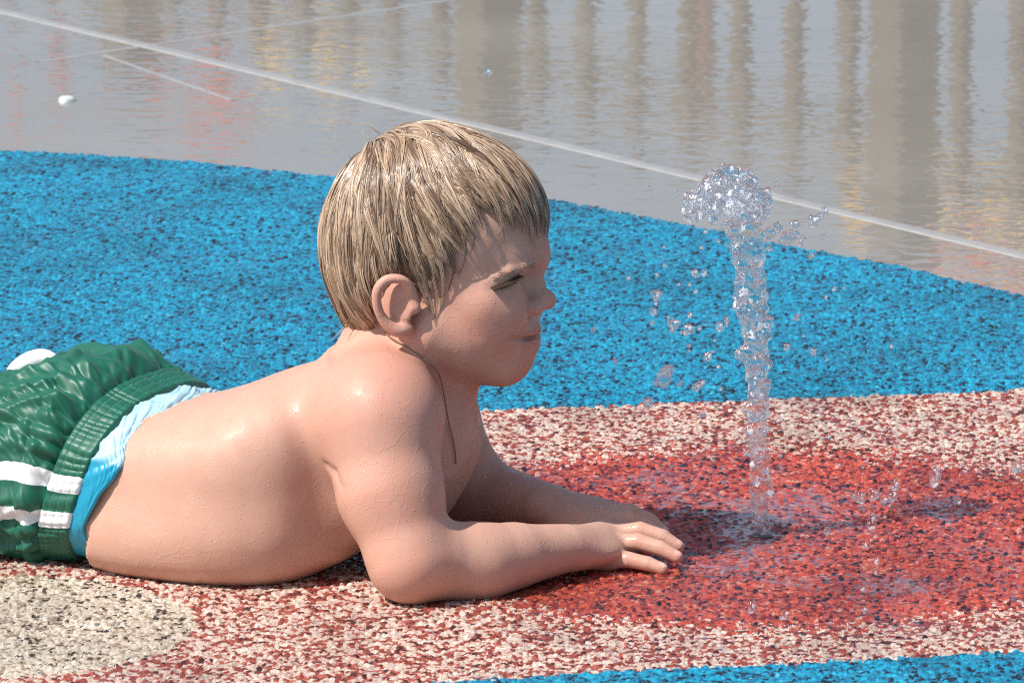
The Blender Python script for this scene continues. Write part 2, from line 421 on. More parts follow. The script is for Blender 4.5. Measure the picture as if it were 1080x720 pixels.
# where the skin is redder: lips, cheeks, ears, knuckles and sun-burnt shoulders
def blob(c, r):
    d = np.linalg.norm((V-np.asarray(c))/np.asarray(r), axis=1); return np.clip(1-d, 0, 1)**1.0
lip = np.zeros(len(V))
MV = np.array([1, -1, 1])
for p, q in ((A(567, 350), MM+(0, 0, .002)), (A(565, 361), MM+(-.001, 0, -.003)), (A(567, 350), (MM+(0, 0, .002))*MV), (A(565, 361), (MM+(-.001, 0, -.003))*MV)):
    d = q-p; t = np.clip(((V-p)@d)/(d@d), 0, 1); lip = np.maximum(lip, 1-np.clip((np.linalg.norm(V-p-t[:, None]*d, axis=1)-.0034)/.0024, 0, 1))
red = np.zeros(len(V))
for c, r, w in ((A(505, 340, -.045), .045, .9), (A(505, 340, .045), .045, .9), (A(415, 320, -.08), .034, .8), (A(415, 320, .08), .034, .8), (A(578, 320), .016, .7),
                (A(400, 410, -.10), .095, .95), (A(415, 520, -.14), .08, .6), (A(400, 390, .08), .07, .6), (A(437, 600, -.14), .045, .8), (A(545, 385), .022, .4)):
    red = np.maximum(red, w*blob(c, r))
for kq in kp+fk+[t[0] for t in tips]+[t[2] for t in tips]: red = np.maximum(red, .6*blob(kq, .013))
nail = np.zeros(len(V))
for tq in tips+ftip:
    d = tq[2]-tq[1]; d = d/np.linalg.norm(d); up = np.array([0, -.25, 1.0]); up -= d*(up@d); up /= np.linalg.norm(up); sd = np.cross(d, up)
    q = V-(tq[2]+up*.0048+d*.0005); k_ = np.sqrt((q@d/.0046)**2+(q@sd/.0034)**2+(q@up/.0030)**2); nail = np.maximum(nail, np.clip((1-k_)*5, 0, 1))
vattr(person, 'nail', nail)
mth = np.zeros(len(V))
for p, q in ((MF, MM), (MM, MC), (MF*MV, MM*MV), (MM*MV, MC*MV)):
    d = q-p; t = np.clip(((V-p)@d)/(d@d), 0, 1); mth = np.maximum(mth, 1-np.clip((np.linalg.norm(V-p-t[:, None]*d, axis=1)-.0012)/.0012, 0, 1))
vattr(person, 'mouth', mth)
vattr(person, 'lip', lip); vattr(person, 'red', red)
wet = np.clip((0.05-V[:, 2])/.05, 0, 1); vattr(person, 'low', wet)

def skin_mat():
    m = NT('wet_skin'); tc = m.n('TexCoord').outputs['Object']
    lipn = m.n('Attribute', attribute_name='lip').outputs['Fac']; redn = m.n('Attribute', attribute_name='red').outputs['Fac']
    n1 = m.n('TexNoise', ins={'Vector': tc, 'Scale': 38.0, 'Detail': 5.0, 'Roughness': .6}).outputs['Fac']
    n2 = m.n('TexNoise', ins={'Vector': tc, 'Scale': 260.0, 'Detail': 3.0}).outputs['Fac']
    c = m.mix(n1, rgb(.505, .268, .188), rgb(.625, .380, .282))
    n3 = m.n('TexNoise', ins={'Vector': tc, 'Scale': 95.0, 'Detail': 4.0, 'Roughness': .7}).outputs['Fac']
    c = m.mix(m.math('MULTIPLY', m.smooth(n3, .48, .72), .30), c, rgb(.60, .27, .20))
    c = m.mix(m.math('MULTIPLY', redn, .55), c, rgb(.58, .21, .15))
    c = m.mix(m.math('MULTIPLY', m.smooth(n2, .55, .75), .12), c, rgb(.50, .22, .15))
    c = m.mix(m.math('MULTIPLY', lipn, .42), c, rgb(.48, .17, .135))
    c = m.mix(m.math('MULTIPLY', m.n('Attribute', attribute_name='mouth').outputs['Fac'], .75), c, rgb(.14, .045, .04))
    nl = m.n('Attribute', attribute_name='nail').outputs['Fac']
    c = m.mix(m.math('MULTIPLY', nl, .7), c, rgb(.72, .46, .40))
    # runnels of water: a net of thin ridges, and fine pores
    mp = m.n('Mapping', ins={'Vector': tc, 'Scale': (1.0, 1.0, .75)}).outputs[0]
    wob = m.n('TexNoise', ins={'Vector': tc, 'Scale': 30.0, 'Detail': 2.0})
    vec = m.mix(.035, mp, wob.outputs['Color'], 'ADD')
    vo = m.n('TexVoronoi', feature='DISTANCE_TO_EDGE', ins={'Vector': vec, 'Scale': 62.0}).outputs['Distance']
    net = m.math('SUBTRACT', 1.0, m.smooth(vo, 0.0, .055))
    net = m.math('MULTIPLY', net, m.smooth(m.n('TexNoise', ins={'Vector': tc, 'Scale': 16.0, 'Detail': 2.0}).outputs['Fac'], .47, .6))
    dr = m.n('TexVoronoi', feature='F1', ins={'Vector': tc, 'Scale': 300.0, 'Randomness': 1.0})
    dot = m.math('MULTIPLY', m.math('SUBTRACT', 1.0, m.smooth(dr.outputs['Distance'], .1, .34)), m.smooth(m.n('SeparateColor', ins={0: dr.outputs['Color']}).outputs[0], .80, .82))
    h = m.math('ADD', m.math('MULTIPLY', net, .23), m.math('MULTIPLY', dot, .5))
    h = m.math('ADD', h, m.math('MULTIPLY', n2, .30))
    bp = m.n('Bump', ins={'Strength': .50, 'Distance': .0008, 'Height': h}).outputs[0]
    rough = m.math('SUBTRACT', .58, m.math('MULTIPLY', m.smooth(n1, .4, .7), .14))
    rough = m.math('SUBTRACT', rough, m.math('MULTIPLY', m.math('MAXIMUM', nl, m.math('MAXIMUM', net, dot)), .28))
    m.principled(**{'Base Color': c, 'Roughness': rough, 'Normal': bp, 'Subsurface Weight': .15, 'Subsurface Radius': (1.0, .35, .18), 'Subsurface Scale': .006,
                    'Specular IOR Level': .45, 'IOR': 1.4, 'Coat Weight': m.math('MULTIPLY', m.smooth(n1, .42, .62), .14), 'Coat Roughness': .22, 'Coat Normal': bp})
    return m.m
person.data.materials.append(skin_mat())

# beads of water standing on the skin
def fieldB(P): return B.at(P)
pick = rng.choice(len(SKIN), 9000, replace=False); P0 = V[pick]
P0 = P0[(P0[:, 0] > u0-.0) & (P0[:, 2] > .012) & (P0[:, 2] < .20) & (P0[:, 1] < .06)][:380]
me_n = np.zeros((len(V), 3)); me_ = person.data; me_.vertices[0]; nn = np.zeros(len(V)*3, np.float32); me_.vertices.foreach_get('normal', nn); nn = nn.reshape(-1, 3)
nb = np.stack([nn[:, 0]*cy+nn[:, 1]*sy, -nn[:, 0]*sy+nn[:, 1]*cy, nn[:, 2]], 1)
BV, BF, n0 = [], [], 0
th = np.linspace(0, np.pi, 7); pn = np.arange(10)*2*np.pi/10
US0 = np.stack([np.sin(th)[:, None]*np.cos(pn), np.sin(th)[:, None]*np.sin(pn), np.cos(th)[:, None]+0*pn], -1).reshape(-1, 3)
i = np.arange(6)[:, None]*10; j = np.arange(10)[None]; k = (j+1) % 10; UF0 = np.stack([i+j, i+10+j, i+10+k, i+k], -1).reshape(-1, 4)
for p in P0:
    q = np.argmin(((V-p)**2).sum(1)) if False else None
    ii = pick[np.where((V[pick] == p).all(1))[0][0]]; n = nb[ii]; t = np.cross(n, (0, 1, 0.3)); t /= np.linalg.norm(t); b_ = np.cross(n, t)
    if b_[2] > 0: b_ = -b_
    r = .0005+.0011*rng.random()**2.5; el = 1+1.2*rng.random()**4
    BV.append(p+US0[:, :1]*t*r+US0[:, 1:2]*b_*r*el+US0[:, 2:]*n*r*.42); BF.append(UF0+n0); n0 += len(US0)
mbd = NT('bead_water'); g_ = mbd.n('MixShader', ins={0: mbd.math('MULTIPLY', mbd.n('Fresnel', ins={'IOR': 1.45}).outputs[0], mbd.math('SUBTRACT', 1.0, mbd.n('NewGeometry').outputs['Backfacing'])), 1: mbd.n('BsdfTransparent').outputs[0], 2: mbd.n('BsdfGlossy', ins={'Roughness': .04}).outputs[0]}); mbd.l(g_.outputs[0], mbd.out.inputs[0])
bd = mesh_obj('water_beads', to_world_arr(np.concatenate(BV)), np.concatenate(BF), mbd.m, person); bd['kind'] = 'stuff'

# ---- eyes, lashes and brows
def ball(name, c, r, mat, parent, nu=32, nv=20):
    th = np.linspace(0, np.pi, nv+1); ph = np.arange(nu)*2*np.pi/nu
    P = np.stack([np.cos(th)[:, None]+0*ph[None], np.sin(th)[:, None]*np.cos(ph)[None], np.sin(th)[:, None]*np.sin(ph)[None]], -1).reshape(-1, 3)
    i = np.arange(nv)[:, None]*nu; j = np.arange(nu)[None]; k = (j+1) % nu
    F = np.stack([i+j, i+k, i+nu+k, i+nu+j], -1).reshape(-1, 4)
    o = mesh_obj(name, to_world_arr(P*r+np.asarray(c)), F, mat, parent); return o, P
mw = NT('eye_white'); mw.principled(**{'Base Color': rgb(.62, .56, .52), 'Roughness': .15}); mi = NT('iris_brown'); mi.principled(**{'Base Color': rgb(.030, .020, .016), 'Roughness': .08})
mh = NT('lash_hair'); mh.principled(**{'Base Color': rgb(.055, .03, .018), 'Roughness': .5}); mb = NT('brow_hair'); mb.principled(**{'Base Color': rgb(.36, .22, .14), 'Roughness': .5})
for s in (-1, 1):
    c = ec.copy(); c[1] *= -s
    e, _ = ball('eye', c, .0121, mw.m, person)
    g = np.array([.93, s*.20, -.05]); g /= np.linalg.norm(g)
    ball('iris', c+g*.0070, .0066, mi.m, e)
    # lashes along the upper lid
    LV, LF, n0 = [], [], 0
    lid = np.array([p+np.array([0, 0, .0009]) for p in LIDP[::-1]][::-1]); lid[:, 1] *= -s
    lid = spline(lid, 5)
    tt = np.linspace(0, 1, 46)
    for t in tt:
        x = t*4; i = min(int(x), 3); p = lid[i]*(1-(x-i))+lid[i+1]*(x-i)
        L = .0068+.0022*rng.random()
        d = np.array([.75+.2*(1-t), s*(.35+.45*t), -.10+.25*rng.random()]); d /= np.linalg.norm(d)
        pts = [p-d*.0012, p+d*L*.5+np.array([0, 0, -.0004]), p+d*L+np.array([0, 0, .0006])]
        v, f = tube(pts, (.0005, .00042, .00014), 4); LV.append(v); LF.append(f+n0); n0 += len(v)
    for a, b in zip(lid[:-1], lid[1:]):
        v, f = tube([a+np.array([.0002, 0, .0002]), (a+b)/2+np.array([.0004, s*.0003, .0002]), b+np.array([.0002, 0, .0002])], (.0008, .0009, .0008), 5); LV.append(v); LF.append(f+n0); n0 += len(v)
    lo = mesh_obj('eyelash', to_world_arr(np.concatenate(LV)), np.concatenate(LF), mh.m, person)
    # eyebrow hairs
    LV, LF, n0 = [], [], 0
    br = np.array([on_surf(q) for q in BRW[::-1]][:4]); br[:, 1] *= -s
    for q in range(34):
        x = rng.random()*3; i = min(int(x), 2); p = br[i]*(1-(x-i))+br[i+1]*(x-i)+np.array([0, 0, rng.normal()*.0007])
        d = br[i+1]-br[i]; d = d/np.linalg.norm(d)+np.array([0, 0, .25*rng.normal()]); L = .006
        pts = np.array([p, p+d*L*.5, p+d*L])
        for _ in range(3):
            f0 = field(pts); pts = pts-(f0-.0003)[:, None]*grad(pts)*.9
        v, f = tube(pts, (.00024, .00022, .00008), 4); LV.append(v); LF.append(f+n0); n0 += len(v)
    mesh_obj('eyebrow', to_world_arr(np.concatenate(LV)), np.concatenate(LF), mb.m, person)
# ------------------------------------------------------------------ wet hair: a close cap and some four thousand clumped strands
_dr = cone(A(411, 250), A(412, 318), 55*PX, 49*PX); _dr2 = ell(A(420, 275), (60*PX, .064, 62*PX))
SK0 = B.log[NB:NB+3]+[(_dr[0], .02, False), (_dr2[0], .02, False)]
def skull(P):
    X, Y, Zz = P[..., 0], P[..., 1], P[..., 2]; F = np.full(X.shape, .2)
    for f, k, sub in SK0: F = smin(F, f(X, Y, Zz), k)
    return F
def sgrad(P, e=3e-4):
    g = np.stack([skull(P+np.eye(3)[a]*e)-skull(P-np.eye(3)[a]*e) for a in range(3)], -1); return g/np.maximum(np.linalg.norm(g, axis=-1, keepdims=True), 1e-9)
HLP = [(330, 352, -.03), (362, 355, -.04), (386, 361, -.045), (394, 322, -.07), (402, 300, -.07), (412, 292, -.07), (430, 292, -.07), (442, 302, -.066), (449, 322, -.062), (458, 328, -.06), (463, 306, -.058),
       (472, 284, -.056), (488, 256, -.054), (500, 235, -.05), (512, 217, -.048), (530, 224, -.042), (548, 227, -.035), (563, 233, -.02), (578, 239, 0), (600, 242, 0)]
HL = np.array([A(*q) for q in HLP]); HLu, HLw = np.maximum.accumulate(HL[:, 0]+np.arange(len(HL))*1e-5), HL[:, 2]
def hairline(P): return np.interp(P[..., 0], HLu, HLw)
class _Cap:                           # the cap thins out towards the hairline
    def __call__(s, X, Y, Zz):
        X, Y, Zz = np.broadcast_arrays(X, Y, Zz); P = np.stack([X, Y, Zz], -1).astype(float)
        h = Zz-hairline(P)+.004*np.sin(X*900)*np.cos(Y*700); off = .0030*np.clip(h/.022, 0, 1)**.7-.003*(h < 0)
        return skull(P)-off
hv = Vol(axis((-.05, .15, .0018)), axis((-.085, .085, .0018)), axis((.16, .385, .0018)))
hv.op((_Cap(), np.array([-.05, -.085, .16]), np.array([.15, .085, .385])), 0)
cv, cf = hv.mesh(); cv = relax(cv, cf, 2, .5)
keep = (cv[:, 2] > hairline(cv)+.011); kf = keep[cf].all(1); used = np.unique(cf[kf]); mp_ = np.full(len(cv), -1); mp_[used] = np.arange(len(used))
cv, cf = cv[used], mp_[cf[kf]]
hair = mesh_obj('hair', to_world_arr(cv), cf, None, person)
WH = A(392, 150, .006)                # the whorl at the crown
def flow(P, wob):
    d = P-WH; r = np.linalg.norm(d, axis=-1, keepdims=True)
    top = np.clip((P[..., 2:3]-.27)/.08, 0, 1); fr = np.clip((P[..., 0:1]-.03)/.07, 0, 1)
    f = d/np.maximum(r, 1e-4)*(.55+.5*np.exp(-r/.03))+np.array([0, 0, -1.0])*np.clip(r/.05, 0, 1)*(.85+.2*(1-top))+np.array([1.0, 0, 0])*(.30*fr+.10)+wob
    n = sgrad(P); f = f-n*(f*n).sum(-1, keepdims=True)
    return f/np.maximum(np.linalg.norm(f, axis=-1, keepdims=True), 1e-6)
NCL, NP = 800, 16
pool = cv[rng.integers(0, len(cv), 9000)]
hh = pool[:, 2]-hairline(pool); pool = pool[hh > .020]
dist = np.linalg.norm(pool-WH, axis=1); pr = np.exp(-dist/.09)+.22; pr /= pr.sum()
root = pool[rng.choice(len(pool), NCL, replace=False, p=pr)]
length = np.clip(.080+.02*rng.normal(size=NCL), .040, .13)
lf = lambda sc, sd: np.stack([value_noise(root, sc, sd+q) for q in range(3)], 1)
wob = rng.normal(size=(NCL, 3))*.15+lf(38., 50)*.35; wob2 = rng.normal(size=(NCL, 3))*.20+lf(55., 60)*.6
NS = 34; STEP = .0038
raw = np.zeros((NCL, NS, 3)); p = root.copy(); end = np.full(NCL, NS-1); over = rng.normal(size=NCL)*.0095+.001
for i in range(NS):
    raw[:, i] = p
    q = p+flow(p, wob+wob2*(i/NS*2-.6))*STEP
    for _ in range(2): q = q-sgrad(q)*(skull(q)-.0034)[..., None]
    low = q[:, 2] < hairline(q)-over; end = np.where(low & (end == NS-1), i, end); p = q
end = np.maximum(np.minimum(end, (length/STEP).astype(int)), 3)
paths = np.zeros((NCL, NP, 3))
for c in range(NCL):
    x = np.linspace(0, end[c], NP)
    for a_ in range(3): paths[c, :, a_] = np.interp(x, np.arange(NS), raw[c, :, a_])
tpar = np.linspace(0, 1, NP)
HV, HF, HT, n0 = [], [], [], 0
SIDES = 4
for c in range(NCL):
    base = paths[c]; L = np.linalg.norm(np.diff(base, axis=0), axis=1).sum()
    if L < .012: continue
    T = np.gradient(base, axis=0); T /= np.maximum(np.linalg.norm(T, axis=1, keepdims=True), 1e-9); N = sgrad(base); S = np.cross(N, T)
    nst = rng.integers(10, 16); tone_c = rng.random()
    wdt = .0034+.0026*rng.random(); lift = .0003+.0022*rng.random()**1.5
    for k in range(nst):
        o = (rng.random()-.5)*2*wdt; prof = (1-tpar)**.7*.9+.05*rng.random()
        pth = base+S*(o*prof)[:, None]+N*((np.sin(np.pi*tpar**.8)*lift*(.6+.6*rng.random())+.0008*rng.random())*(1-.35*abs(o)/wdt))[:, None]
        wg = rng.normal(size=4)*.0006; pth = pth+S*(wg[0]*np.sin(tpar*5+wg[1]*9e3)+wg[2]*np.sin(tpar*11+wg[3]*9e3))[:, None]*tpar[:, None]
        d = skull(pth); tgt = np.interp(tpar, [0, .25, .8, 1], [.0022, .0036, .0028, .0008])
        pth = pth-N*np.minimum(d-tgt, 0)[:, None]
        pth[-1] += T[-1]*.004*rng.random()
        r0 = .00028+.00026*rng.random()
        v, f = tube(pth, r0*np.interp(tpar, [0, .15, .7, 1], [.6, 1, .75, .12]), SIDES)
        HV.append(v); HF.append(f+n0); n0 += len(v); HT.append(np.repeat(np.clip(.55*tone_c+.45*rng.random(), 0, 1), len(v)))
# longer wet pieces: before the ear, over the top of the ear and across the temple and brow
LOCKS = [((438, 250), (446, 285), (456, 318), (458, 340), 1.), ((446, 248), (455, 280), (462, 310), (460, 332), 1.), ((455, 245), (465, 275), (468, 300), (465, 322), 1.), ((430, 252), (438, 282), (448, 308), (453, 328), .9),
         ((425, 258), (430, 280), (438, 298), (446, 312), .8), ((466, 238), (477, 264), (478, 286), (473, 306), .9), ((478, 225), (490, 250), (490, 272), (484, 290), .8), ((420, 250), (424, 272), (428, 290), (434, 304), .7),
         ((490, 205), (503, 222), (511, 240), (513, 254), .7), ((505, 195), (519, 212), (527, 232), (531, 250), .8), ((520, 188), (536, 206), (546, 226), (550, 244), .7), ((535, 185), (551, 203), (561, 226), (565, 250), .8), ((550, 190), (564, 210), (572, 232), (575, 256), .7),
         ((484, 214), (495, 232), (500, 250), (497, 264), .6), ((512, 192), (524, 206), (536, 222), (543, 236), .6)]
for a_, b_, c_, d_, wd in LOCKS:
    pts = np.array([HIT(*q) for q in (a_, b_, c_, d_)]); base = spline(pts, NP)
    for _ in range(4): base = base-grad(base)*(field(base)-np.interp(tpar, [0, .5, 1], [.0036, .0026, .0008]))[:, None]
    T = np.gradient(base, axis=0); T /= np.maximum(np.linalg.norm(T, axis=1, keepdims=True), 1e-9); N = grad(base); S = np.cross(N, T); tc_ = .25+.5*rng.random()
    for k in range(int(11*wd)):
        o = (rng.random()-.5)*.0052*wd; pth = base+S*(o*(1-.86*tpar**.8))[:, None]+N*(.0003+.0007*rng.random()); pth[-1] += T[-1]*.003*rng.random()
        v, f = tube(pth, (.00026+.00022*rng.random())*np.interp(tpar, [0, .15, .75, 1], [.6, 1, .75, .12]), SIDES)
        HV.append(v); HF.append(f+n0); n0 += len(v); HT.append(np.repeat(np.clip(tc_+.3*(rng.random()-.5), 0, 1), len(v)))
# a few stray hairs that stand off the crown and nape
for q in range(22):
    c = WH+np.array([rng.normal()*.012-.004, rng.normal()*.012, 0]) if q < 9 else A(350+rng.random()*30, 346+rng.random()*6, -.02-.04*rng.random())
    for _ in range(3): c = c-sgrad(c)*(skull(c)-.004)
    n = sgrad(c); d = np.array([rng.normal()*.8-.3, rng.normal()*.6, .1]) if q < 9 else np.array([rng.normal()*.4-.2, rng.normal()*.3, -1.0])
    d = d/np.linalg.norm(d); L = .008+.008*rng.random()
    t = np.linspace(0, 1, 6)[:, None]; pth = c+n*(np.sin(t*2.2)*L*.45)+d*t*L
    v, f = tube(pth, .00022*(1-.7*t[:, 0]), SIDES); HV.append(v); HF.append(f+n0); n0 += len(v); HT.append(np.repeat(.3+.3*rng.random(), len(v)))
strands = mesh_obj('strands', to_world_arr(np.concatenate(HV)), np.concatenate(HF), None, hair); vattr(strands, 'tone', np.concatenate(HT))
def hair_mat(name, cap):
    m = NT(name)
    if cap:
        tc = m.n('TexCoord').outputs['Object']; t = m.n('TexNoise', ins={'Vector': tc, 'Scale': 160.0, 'Detail': 3.0}).outputs['Fac']
        c = m.ramp(t, [(.3, (.060, .034, .02)), (.7, (.16, .098, .058))]); m.principled(**{'Base Color': c, 'Roughness': .5})
    else:
        t = m.n('Attribute', attribute_name='tone').outputs['Fac']
        c = m.ramp(t, [(0, (.075, .040, .022)), (.36, (.19, .112, .064)), (.60, (.43, .29, .185)), (1, (.70, .54, .39))])
        m.principled(**{'Base Color': c, 'Roughness': .30, 'Specular IOR Level': .65, 'Coat Weight': .25, 'Coat Roughness': .12})
    return m.m
hair.data.materials.append(hair_mat('scalp_hair', True)); strands.data.materials.append(hair_mat('wet_blond_hair', False))

# a thin cord round the neck
cp = spline([A(408, 352, -.044), A(418, 366, -.052), A(432, 383, -.056), (A(446, 402, -.052)), A(454, 415, -.047), A(463, 436, -.039), A(470, 460, -.032), A(473, 486, -.030)], 40)
fB = lambda P: B.at(P)
for _ in range(12):
    f0 = fB(cp); g = np.stack([(fB(cp+np.eye(3)[a]*3e-4)-f0)/3e-4 for a in range(3)], 1); g /= np.maximum(np.linalg.norm(g, axis=1), .1)[:, None]; cp = cp-(f0-.0012)[:, None]*g*.7
for _ in range(3): cp[1:-1] = cp[1:-1]*.5+(cp[:-2]+cp[2:])*.25
v, f = tube(cp, np.full(40, .0006), 6)
mc = NT('brown_cord'); mc.principled(**{'Base Color': rgb(.27, .155, .085), 'Roughness': .55})
mesh_obj('neck_cord', to_world_arr(v), f, mc.m, person)
# ------------------------------------------------------------------ swim shorts: a gathered tube with waistband and inner lining
def ring_grid(st, ns, nphi, disp):
    """st rows: s, u, v, w of the ring's centre, half width, half height, lateral twist, forward lean, exponent"""
    st = np.asarray(st, float); S = np.linspace(st[0, 0], st[-1, 0], ns)
    Q = []
    for c in range(1, st.shape[1]):
        m = np.gradient(st[:, c], st[:, 0]); i = np.clip(np.searchsorted(st[:, 0], S)-1, 0, len(st)-2); h = st[i+1, 0]-st[i, 0]; t = (S-st[i, 0])/h
        Q.append((2*t**3-3*t*t+1)*st[i, c]+(t**3-2*t*t+t)*h*m[i]+(3*t*t-2*t**3)*st[i+1, c]+(t**3-t*t)*h*m[i+1])
    cu, cv_, cw, a, b, tl, tw, ex = [q[:, None] for q in Q]
    ph = (np.arange(nphi)/nphi*2*np.pi)[None, :]
    cx, sx = np.cos(ph), np.sin(ph)
    lx = np.sign(cx)*np.abs(cx)**(2/ex); wx = np.sign(sx)*np.abs(sx)**(2/ex)
    d = disp(S[:, None], ph); n = np.sqrt((lx/a)**2+(wx/b)**2); nl, nw_ = lx/a/n, wx/b/n
    l = lx*a+nl*d; h = wx*b+nw_*d
    P = np.stack([cu-np.sin(tl)*l+np.sin(tw)*h, cv_-np.cos(tl)*l, cw+np.cos(tw)*h], -1)
    P[..., 2] = np.maximum(P[..., 2], .0008+.0006*np.sin(ph*60))
    i = np.arange(ns-1)[:, None]*nphi; j = np.arange(nphi)[None]; k = (j+1) % nphi
    F = np.stack([i+j, i+nphi+j, i+nphi+k, i+k], -1).reshape(-1, 4)
    sp = np.repeat(S, nphi); pp = np.tile(ph[0], ns)
    return P.reshape(-1, 3), F, sp, pp
def circ_noise(ph, s, fp, fs, seed):
    ph, s = np.broadcast_arrays(ph, s)
    return value_noise(np.stack([np.cos(ph).ravel()*fp, np.sin(ph).ravel()*fp, s.ravel()*fs], 1), 1.0, seed).reshape(ph.shape)
EX = 2.5
def band_disp(s, ph):
    x = (s+.036)/.036
    g = .0009*np.sin(ph*84+4*circ_noise(ph, s, 4, 12, 3))*(.5+.5*circ_noise(ph, s, 7, 30, 6))+.0012*circ_noise(ph, s, 24, 24, 5)
    st = -.0004*(np.exp(-((x-.22)/.05)**2)+np.exp(-((x-.5)/.05)**2)+np.exp(-((x-.78)/.05)**2))
    edge = -.006*np.clip(1-x/.06, 0, 1)**2-.005*np.clip((x-.95)/.05, 0, 1)**2
    return .0028+g*(.6+.4*np.sin(np.pi*np.clip(x, 0, 1)))+st+edge
def shorts_disp(s, ph):
    near = np.exp(-s/.030)
    g = .0040*near*np.sin(ph*30+4.0*circ_noise(ph, s*0, 2.5, 1, 9)+1.5*circ_noise(ph, s, 3, 25, 4))*np.clip(s/.006, 0, 1)
    n1 = circ_noise(ph+s*3.5, s, 3.2, 14, 21); n2 = circ_noise(ph-s*5, s, 6, 22, 22); n3 = circ_noise(ph-s*8, s, 15, 60, 23)
    rid = .0085*(1-np.abs(n1)*2.2).clip(-.5, 1)**2*np.clip(s/.03, 0, 1)+.0040*(1-np.abs(n2)*2.4).clip(-.5, 1)
    puff = .008*np.sin(np.pi*np.clip(s/.035, 0, 1))*.6
    cleft = -.010*np.exp(-((ph-np.pi/2-.10)/.16)**2)*np.clip((s-.05)/.06, 0, 1)-.012*np.clip((s-.14)/.07, 0, 1)*np.exp(-((ph-np.pi/2)/.25)**2)
    hem = -.004*np.clip((s-.22)/.005, 0, 1)
    return g+rid*.75+.0022*(1-np.abs(n3)*2).clip(-.3, 1)+puff+cleft+hem-.002
P, F, sp, pp = ring_grid(shorts_st, 190, 620, shorts_disp)
shorts = mesh_obj('swim_shorts', to_world_arr(P), F, None, person); vattr(shorts, 'sp', sp); vattr(shorts, 'pp', (pp+np.pi) % (2*np.pi)-np.pi)
md = shorts.modifiers.new('cloth', 'SOLIDIFY'); md.thickness = .0012; md.offset = -1
P, F, sp, pp = ring_grid(band, 60, 760, band_disp)
wb = mesh_obj('waistband', to_world_arr(P), F, None, shorts); vattr(wb, 'sp', sp); vattr(wb, 'pp', (pp+np.pi) % (2*np.pi)-np.pi)
md = wb.modifiers.new('cloth', 'SOLIDIFY'); md.thickness = .002; md.offset = -1
def lin_disp(s, ph):
    x = (s+.070)/.040; top = np.clip(np.sin(ph), 0, 1)
    return .0012+(.0020*circ_noise(ph+s*9, s, 9, 55, 31)+.0014*circ_noise(ph-s*20, s, 20, 60, 32))*(.3+.9*top)-.003*np.clip(1-x/.05, 0, 1)**2+.0016*np.clip(1-x/.25, 0, 1)
P, F, sp, pp = ring_grid(lin, 50, 700, lin_disp)
wob_ = np.sin(pp*5)*.004+value_noise(np.stack([np.cos(pp)*4, np.sin(pp)*4, 0*pp], 1), 1.0, 40)*.004
P[:, 0] += wob_*np.clip(-(sp+.035)/.035, 0, 1)
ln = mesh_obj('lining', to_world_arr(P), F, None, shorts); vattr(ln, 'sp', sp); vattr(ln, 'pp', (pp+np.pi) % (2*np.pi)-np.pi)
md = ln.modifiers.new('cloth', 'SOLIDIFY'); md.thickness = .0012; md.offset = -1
ln['label'] = 'pale blue inner lining showing above the waistband'
def cloth(name, kind):
    m = NT(name); tc = m.n('TexCoord').outputs['Object']
    pp_ = m.n('Attribute', attribute_name='pp').outputs['Fac']; sp_a = m.n('Attribute', attribute_name='sp').outputs['Fac']
    n = m.n('TexNoise', ins={'Vector': tc, 'Scale': 60.0, 'Detail': 4.0}).outputs['Fac']; fine = m.n('TexNoise', ins={'Vector': tc, 'Scale': 900.0, 'Detail': 1.0}).outputs['Fac']
    if kind == 'lining':
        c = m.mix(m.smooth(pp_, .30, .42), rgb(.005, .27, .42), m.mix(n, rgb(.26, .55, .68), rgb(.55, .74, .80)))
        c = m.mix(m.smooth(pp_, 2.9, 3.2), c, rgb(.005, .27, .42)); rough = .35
    else:
        c = m.mix(n, rgb(.003, .078, .045), rgb(.005, .122, .070))
        st = None
        for a, b in STRIPES:
            t = m.math('MULTIPLY', m.math('GREATER_THAN', pp_, a), m.math('LESS_THAN', pp_, b)); st = t if st is None else m.math('ADD', st, t)
        c = m.mix(m.math('MINIMUM', st, 1.0), c, rgb(.74, .75, .76))
        rough = m.math('SUBTRACT', .60, m.math('MULTIPLY', n, .26))
        if kind == 'band':
            row = None
            for x in (.22, .5, .78):
                t = m.math('LESS_THAN', m.math('ABSOLUTE', m.math('SUBTRACT', sp_a, -.036+.036*x)), .0005); row = t if row is None else m.math('ADD', row, t)
            dash = m.math('LESS_THAN', m.math('FRACT', m.math('MULTIPLY', pp_, 34.0)), .62)
            c = m.mix(m.math('MULTIPLY', m.math('MULTIPLY', row, dash), .8), c, rgb(.12, .42, .28))
    bp = m.n('Bump', ins={'Strength': .25, 'Distance': .0006, 'Height': m.math('ADD', n, m.math('MULTIPLY', fine, .5))}).outputs[0]
    m.principled(**{'Base Color': c, 'Roughness': rough, 'Normal': bp, 'Specular IOR Level': .5, 'Sheen Weight': .05})
    return m.m
STRIPES = [(-.31, -.14), (.003, .115)]
tq = spline([A(8, 398, .066), A(18, 389, .068), A(32, 381, .069), A(46, 377, .069), A(60, 379, .066)], 24)
v, f = tube(tq, .0085*np.sin(np.linspace(.25, 2.9, 24))**.6, 12)
mtr = NT('white_nylon'); mtr.principled(**{'Base Color': rgb(.74, .74, .75), 'Roughness': .4})
mesh_obj('side_trim', to_world_arr(v), f, mtr.m, shorts)
shorts.data.materials.append(cloth('wet_green_nylon', 'shorts')); wb.data.materials.append(cloth('green_elastic', 'band')); ln.data.materials.append(cloth('pale_blue_lining', 'lining'))
